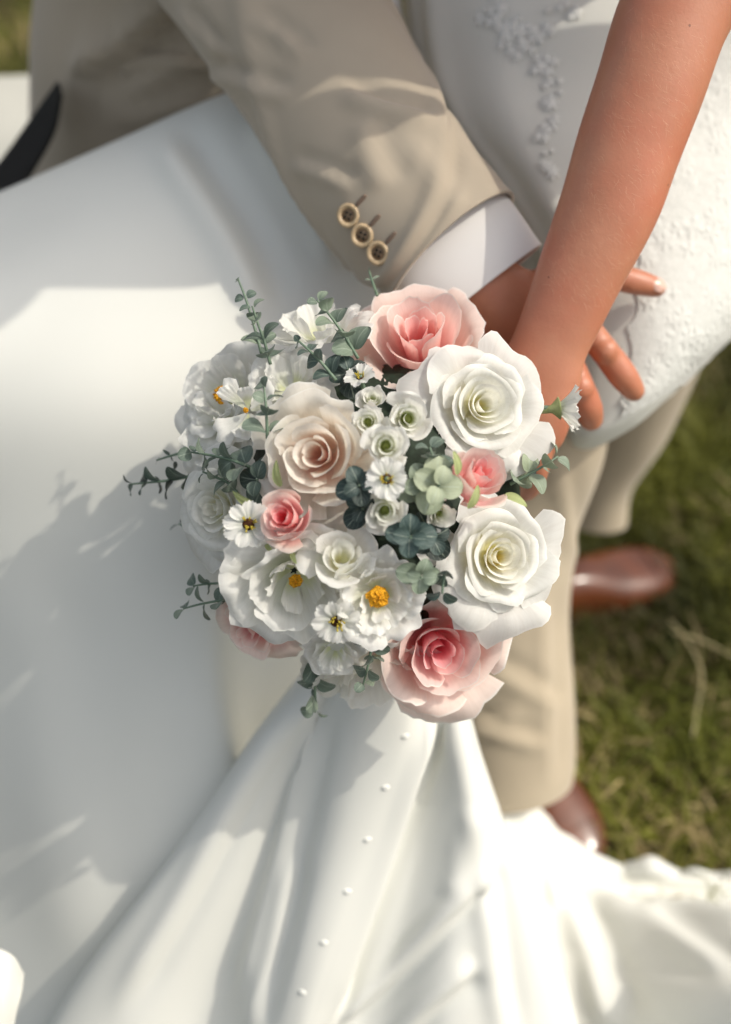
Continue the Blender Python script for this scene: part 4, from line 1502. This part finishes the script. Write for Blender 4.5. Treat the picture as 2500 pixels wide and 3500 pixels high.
# dark core for bound stems, enlarged to block sun flecks, and the handle the hand closes on
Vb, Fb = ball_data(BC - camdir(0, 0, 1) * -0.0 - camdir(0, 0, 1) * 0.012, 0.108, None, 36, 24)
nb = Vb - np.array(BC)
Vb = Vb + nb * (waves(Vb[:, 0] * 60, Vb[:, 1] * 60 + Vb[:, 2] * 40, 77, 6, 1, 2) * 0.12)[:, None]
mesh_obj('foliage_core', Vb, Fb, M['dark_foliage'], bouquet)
hp = [P(1340, 1700, 0.985), P(1480, 1670, 1.0), P(1600, 1640, 1.012), P(1710, 1610, 1.024), P(1780, 1590, 1.032)]
V, F, _ = tube_mesh(hp, [0.020, 0.016, 0.0145, 0.0145, 0.014], None, 20, 30)
mesh_obj('handle', V, F, M['ribbon'], bouquet)

# ---- the large roses
rose('full white rose touching the wrist', 1660, 1380, 248, (0.22, 0.06, 0.96), 23, seed=3, tip=0.0, rip=0.085, lift=0.004, outer_drop=0.62, Wout=0.95, curl=(0.03, 0.27), pw=1.2, rmin=0.09, notch=0.05)
rose('full white rose with yellow heart beside the trouser leg', 1718, 1900, 254, (0.26, 0.06, 0.96), 23, inner=(0.95, 0.86, 0.36), seed=12, rip=0.085, lift=0.004, outer_drop=0.62, Wout=0.95, curl=(0.03, 0.27), pw=1.2, rmin=0.09, notch=0.05)
rose('blush pink rose under the jacket cuff', 1432, 1140, 285, (-0.12, 0.50, 0.84), 18, 'petal_blush', (0.95, 0.36, 0.37), (0.95, 0.70, 0.60), 21, 0.95, 0.0, 1.0, 0.06, 0.05, 0.5, 0.10, 1.5, 0.85, (0.05, 0.30), (0.03, 0.22), tint=0.6)
rose('cream rose with a blush heart', 1080, 1550, 256, (-0.16, 0.0, 0.96), 19, 'petal_cream', (0.95, 0.68, 0.61), (0.92, 0.86, 0.74), 31, 0.85, 0.008, 1.0, 0.03, 0.06, 0.60, 0.10, 1.5, 0.85, (0.05, 0.26), (0.03, 0.2))
rose('bright pink rose with pale outer petals below the yellow-hearted rose', 1505, 2228, 276, (0.10, -0.18, 0.97), 18, 'petal_blush', (0.94, 0.26, 0.34), (0.94, 0.64, 0.58), 41, 0.85, 0.010, 1.0, 0.07, 0.05, 0.6, 0.09, 1.5, 0.85, (0.05, 0.30), (0.03, 0.22), tint=0.65)
rose('soft white rose on the shaded rim', 722, 1738, 205, (-0.55, -0.05, 0.83), 19, seed=51, outer=(0.90, 0.91, 0.88), lift=0.026)
rose('half open white rose between peony and lisianthus', 1165, 1900, 130, (0.0, 0.30, 0.9), 9, seed=61, depth=0.95, rmin=0.2, Win=1.4, Wout=1.1, rip=0.05, outer_drop=0.4, lift=0.012)
# ---- pink buds
rose('small pink rosebud with red heart beside the cream rose', 965, 1765, 108, (-0.30, 0.15, 0.93), 13, 'petal_blush', (0.93, 0.20, 0.24), (0.93, 0.48, 0.46), 71, 1.15, 0.026, 1.0, 0.0, 0.03, 0.42, 0.16, 1.5, 0.95, (0.03, 0.10), (0.02, 0.08), name='rosebud', tint=0.8, bulge=(0.45, 0.5))
rose('pink rosebud between the two full white roses', 1650, 1612, 122, (0.34, 0.42, 0.82), 12, 'petal_blush', (0.93, 0.32, 0.33), (0.93, 0.56, 0.54), 81, 1.35, 0.024, 0.95, 0.02, 0.03, 0.38, 0.16, 1.5, 1.0, (0.03, 0.08), (0.02, 0.08), name='rosebud', tint=0.8, bulge=(0.42, 0.45))
rose('pink bloom tucked under the large peony', 852, 2158, 150, (-0.40, -0.50, 0.75), 11, 'petal_blush', (0.84, 0.26, 0.30), (0.86, 0.50, 0.50), 91, 0.9, 0.016, 1.0, 0.03, 0.04, 0.5, 0.15)
# ---- peonies and loose white blooms
peony('large open white peony with a hidden yellow heart', 1012, 1995, 200, (0.12, -0.45, 0.88), seed=5, lift=0.010, stam=0.11, zc=0.36, rings=((0.45, 0.95, 0.6), (0.70, 1.0, 0.9), (0.98, 0.85, 1.05)), rip=0.10)
peony('white peony showing its orange heart', 1295, 2045, 138, (0.10, -0.15, 0.97), seed=6, lift=0.014, stam=0.24, rings=((0.5, 0.9, 0.6), (0.72, 1.05, 0.9), (0.98, 0.9, 1.0)), per=(4, 6, 6), zc=0.35)
peony('shaded white peony with orange stamens on the rim', 752, 1345, 185, (-0.50, 0.28, 0.78), seed=8, stam=0.16, zc=0.4, rip=0.055, per=(4, 5, 6), Wd=0.9)
peony('ruffled white bloom behind the eucalyptus', 712, 1490, 140, (-0.55, 0.0, 0.78), seed=9, stam=0, per=(5, 6, 6))
peony('white bloom with upright pointed petals', 1085, 1090, 165, (-0.20, 0.85, 0.40), seed=10, stam=0, per=(4, 5, 6), rip=0.07, Wd=0.6)
peony('folded white bloom above the cream rose', 985, 1300, 130, (-0.1, 0.45, 0.85), seed=13, stam=0, per=(3, 4, 6), rip=0.10, lift=0.004)
peony('pale drooping white bloom at the lower rim', 1265, 2325, 225, (0.10, -0.86, 0.45), seed=15, stam=0, per=(4, 5, 6), rip=0.05, lift=-0.015)
peony('cream bloom peeping out at the lower rim', 950, 2190, 120, (-0.3, -0.9, 0.2), seed=16, stam=0, per=(3, 5, 6), lift=-0.02, mat='petal_cream', inner=(0.8, 0.7, 0.55), outer=(0.82, 0.76, 0.64))
peony('small white ruffled bloom under the daisy', 1140, 2238, 92, (-0.1, -0.45, 0.85), seed=17, stam=0, per=(4, 5, 6), lift=0.014)
peony('white bloom with two long petals and a green throat', 838, 1400, 95, (-0.15, 0.05, 0.98), seed=18, stam=0.09, per=(2, 3, 4), rip=0.03, Wd=0.55, lift=0.03, rings=((0.7, 1.0, 0.6), (0.9, 0.9, 0.7), (1.1, 0.6, 0.75)))
# ---- lisianthus
lisianthus('tallest lisianthus beside the wrist rose', 1400, 1430, 88, (0.10, -0.05, 0.98), 101, 0.014)
lisianthus('lisianthus against the cream rose', 1258, 1440, 66, (-0.05, -0.05, 0.98), 102, 0.012)
lisianthus('lisianthus with a dark open throat above the daisy', 1322, 1520, 84, (0.0, 0.0, 1.0), 103, 0.022)
lisianthus('lisianthus below the daisy with the brown heart', 1316, 1750, 80, (-0.05, -0.1, 0.98), 104, 0.014)
lisianthus('lisianthus half hidden by pale leaves', 1508, 1762, 62, (0.15, -0.2, 0.95), 105, 0.004)
lisianthus('beige lisianthus bud in the shade of the blush rose', 1275, 1358, 52, (0, 0.3, 0.9), 106, 0.0)
# ---- daisies
daisy('white daisy with brown and yellow heart among the lisianthus', 1323, 1638, 74, (0.0, 0.05, 0.99), 9, 201, 0.022)
daisy('white daisy beside the red-hearted rosebud', 850, 1792, 82, (0.05, 0.05, 0.98), 9, 202, 0.036)
daisy('white daisy above the ruffled bloom', 1150, 2122, 84, (0.05, -0.35, 0.92), 9, 203, 0.034)
daisy('lone white daisy sticking out beside the hand', 1905, 1395, 82, (0.97, -0.05, 0.15), 9, 204, d=0.885, cup=0.85)
daisy('shaded daisy between sprig and blush rose', 1232, 1290, 55, (-0.2, 0.6, 0.7), 8, 205, 0.0)
# calyx of the lone daisy and its yellow stem
V, F, _ = tube_mesh([P(1840, 1405, 0.89), P(1872, 1401, 0.887), P(1888, 1398, 0.885), P(1912, 1395, 0.885)], [0.0022, 0.0026, 0.0035, 0.0085], None, 14, 16)
mesh_obj('calyx', V, F, M['sepal'], bouquet)

# ---- eucalyptus
sprig('upright sprig over the shaded peony', [(925, 1245, 0.865), (905, 1170, 0.862), (880, 1100, 0.860), (862, 1045, 0.858)], 4, (70, 34), SAGE, MIDG, 301)
sprig('tallest bare-tipped sprig over the skirt', [(895, 1210, 0.885), (868, 1110, 0.885), (840, 1020, 0.885), (813, 950, 0.885)], 4, (56, 14), SAGE, MIDG, 302)
sprig('sprig leaning against the blush rose', [(1225, 1225, 0.852), (1180, 1150, 0.848), (1130, 1080, 0.846), (1083, 1025, 0.845)], 5, (78, 34), SAGE, MIDG, 303)
sprig('sprig hanging over the long white petals', [(915, 1500, 0.815), (912, 1430, 0.812), (908, 1370, 0.812), (902, 1318, 0.815)], 4, (70, 36), GREY, MIDG, 304)
sprig('sprig reaching out beside the red-hearted rosebud', [(865, 1600, 0.835), (790, 1572, 0.835), (715, 1555, 0.842), (652, 1545, 0.85)], 5, (72, 38), GREY, MIDG, 305)
sprig('lower of the two short sprigs beside the rosebud', [(815, 1690, 0.845), (780, 1650, 0.845), (735, 1630, 0.85), (693, 1612, 0.855)], 4, (66, 34), GREY, MIDG, 306)
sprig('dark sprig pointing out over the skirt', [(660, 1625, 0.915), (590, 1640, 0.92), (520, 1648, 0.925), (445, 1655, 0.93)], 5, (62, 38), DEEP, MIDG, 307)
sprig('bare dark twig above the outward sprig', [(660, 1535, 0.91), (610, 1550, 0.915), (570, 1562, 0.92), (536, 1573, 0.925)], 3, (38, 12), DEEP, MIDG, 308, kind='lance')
sprig('fine sprig in front of the shaded white bloom', [(1150, 1300, 0.84), (1100, 1240, 0.838), (1060, 1200, 0.838), (1018, 1162, 0.84)], 4, (58, 24), MIDG, TEAL, 309)
sprig('sprig between hand and trouser leg', [(1745, 1655, 0.88), (1800, 1625, 0.876), (1855, 1595, 0.876), (1908, 1560, 0.88)], 4, (74, 44), PALE, GREY, 310)
sprig('lowest sprig of the pair below the shaded rose', [(870, 2060, 0.885), (790, 2050, 0.885), (700, 2062, 0.89), (628, 2080, 0.90)], 4, (66, 40), MIDG, GREY, 311)
sprig('upper sprig of the pair below the shaded rose', [(865, 2030, 0.893), (790, 1998, 0.893), (720, 1995, 0.897), (660, 2003, 0.902)], 4, (60, 36), MIDG, GREY, 312)
sprig('sprig hanging down over the buttoned train', [(1072, 2240, 0.90), (1076, 2310, 0.905), (1078, 2380, 0.91), (1078, 2435, 0.918)], 4, (66, 40), MIDG, GREY, 313)
sprig('sprig hanging beside the bright pink rose', [(1275, 2170, 0.86), (1268, 2230, 0.862), (1255, 2290, 0.866), (1242, 2340, 0.872)], 4, (66, 34), GREY, MIDG, 314)
sprig('bare twig below the jacket buttons', [(1290, 1010, 0.915), (1278, 975, 0.92), (1268, 945, 0.925), (1262, 925, 0.93)], 3, (30, 12), SAGE, GREY, 315, kind='lance')
sprig('small sprig above the pale leaves', [(1490, 1620, 0.80), (1482, 1585, 0.797), (1478, 1555, 0.795), (1470, 1528, 0.795)], 3, (58, 40), GREY, MIDG, 316)
sprig('tiny sprig beside the yellow-hearted rose', [(1520, 1960, 0.805), (1516, 1990, 0.803), (1512, 2030, 0.803)], 2, (52, 40), MIDG, TEAL, 317)
sprig('far twig beside the shaded rose', [(650, 1815, 0.95), (630, 1800, 0.955), (612, 1790, 0.96)], 2, (34, 28), MIDG, DEEP, 318, kind='lance')
rosette('pale sage leaf rosette beside the pink rosebud', 1500, 1660, 78, PALE, (0.42, 0.46, 0.33), 401, 0.024)
rosette('second pale leaf rosette tucked under the first', 1440, 1660, 72, PALE, GREY, 402, 0.012, rot=0.5)
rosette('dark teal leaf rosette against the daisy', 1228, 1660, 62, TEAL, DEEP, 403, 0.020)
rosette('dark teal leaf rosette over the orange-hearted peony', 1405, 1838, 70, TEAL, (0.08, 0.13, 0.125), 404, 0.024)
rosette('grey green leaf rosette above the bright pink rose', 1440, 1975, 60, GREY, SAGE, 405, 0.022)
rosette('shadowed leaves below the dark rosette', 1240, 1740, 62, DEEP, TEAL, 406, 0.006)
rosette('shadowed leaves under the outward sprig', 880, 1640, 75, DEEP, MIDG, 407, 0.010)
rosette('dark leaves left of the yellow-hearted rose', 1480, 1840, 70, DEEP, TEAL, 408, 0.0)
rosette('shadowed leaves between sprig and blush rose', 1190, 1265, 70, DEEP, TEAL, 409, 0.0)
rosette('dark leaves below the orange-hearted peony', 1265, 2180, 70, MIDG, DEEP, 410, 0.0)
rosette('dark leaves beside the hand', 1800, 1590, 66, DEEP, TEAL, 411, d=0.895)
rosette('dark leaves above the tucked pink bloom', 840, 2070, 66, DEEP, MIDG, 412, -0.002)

# ---- green fabric sepals by the rosebuds
def sepal_at(px, py, dx, dy, ln, lift):
    pos, nrm, dd = dome(px, py, lift)
    y = (P(px + dx, py + dy, dd - 0.004) - P(px, py, dd)).normalized()
    e = add_leaf(bouquet, pos, y, nrm, ln / FPX * dd, (0.4, 0.45, 0.2), 'lance')
    e.name = 'sepal'
    me = e.data.copy(); me.name = 'sepal'; me.materials.clear(); me.materials.append(M['sepal']); e.data = me


for a_ in ((1565, 1625, -5, -70, 82, 0.024), (1600, 1740, 40, -75, 85, 0.030), (1725, 1690, 70, 30, 85, 0.022), (960, 1665, -20, -80, 90, 0.026), (870, 1725, -50, -25, 85, 0.022), (905, 1845, 20, 35, 60, 0.020), (1000, 1870, 5, 40, 60, 0.016)):
    sepal_at(*a_)
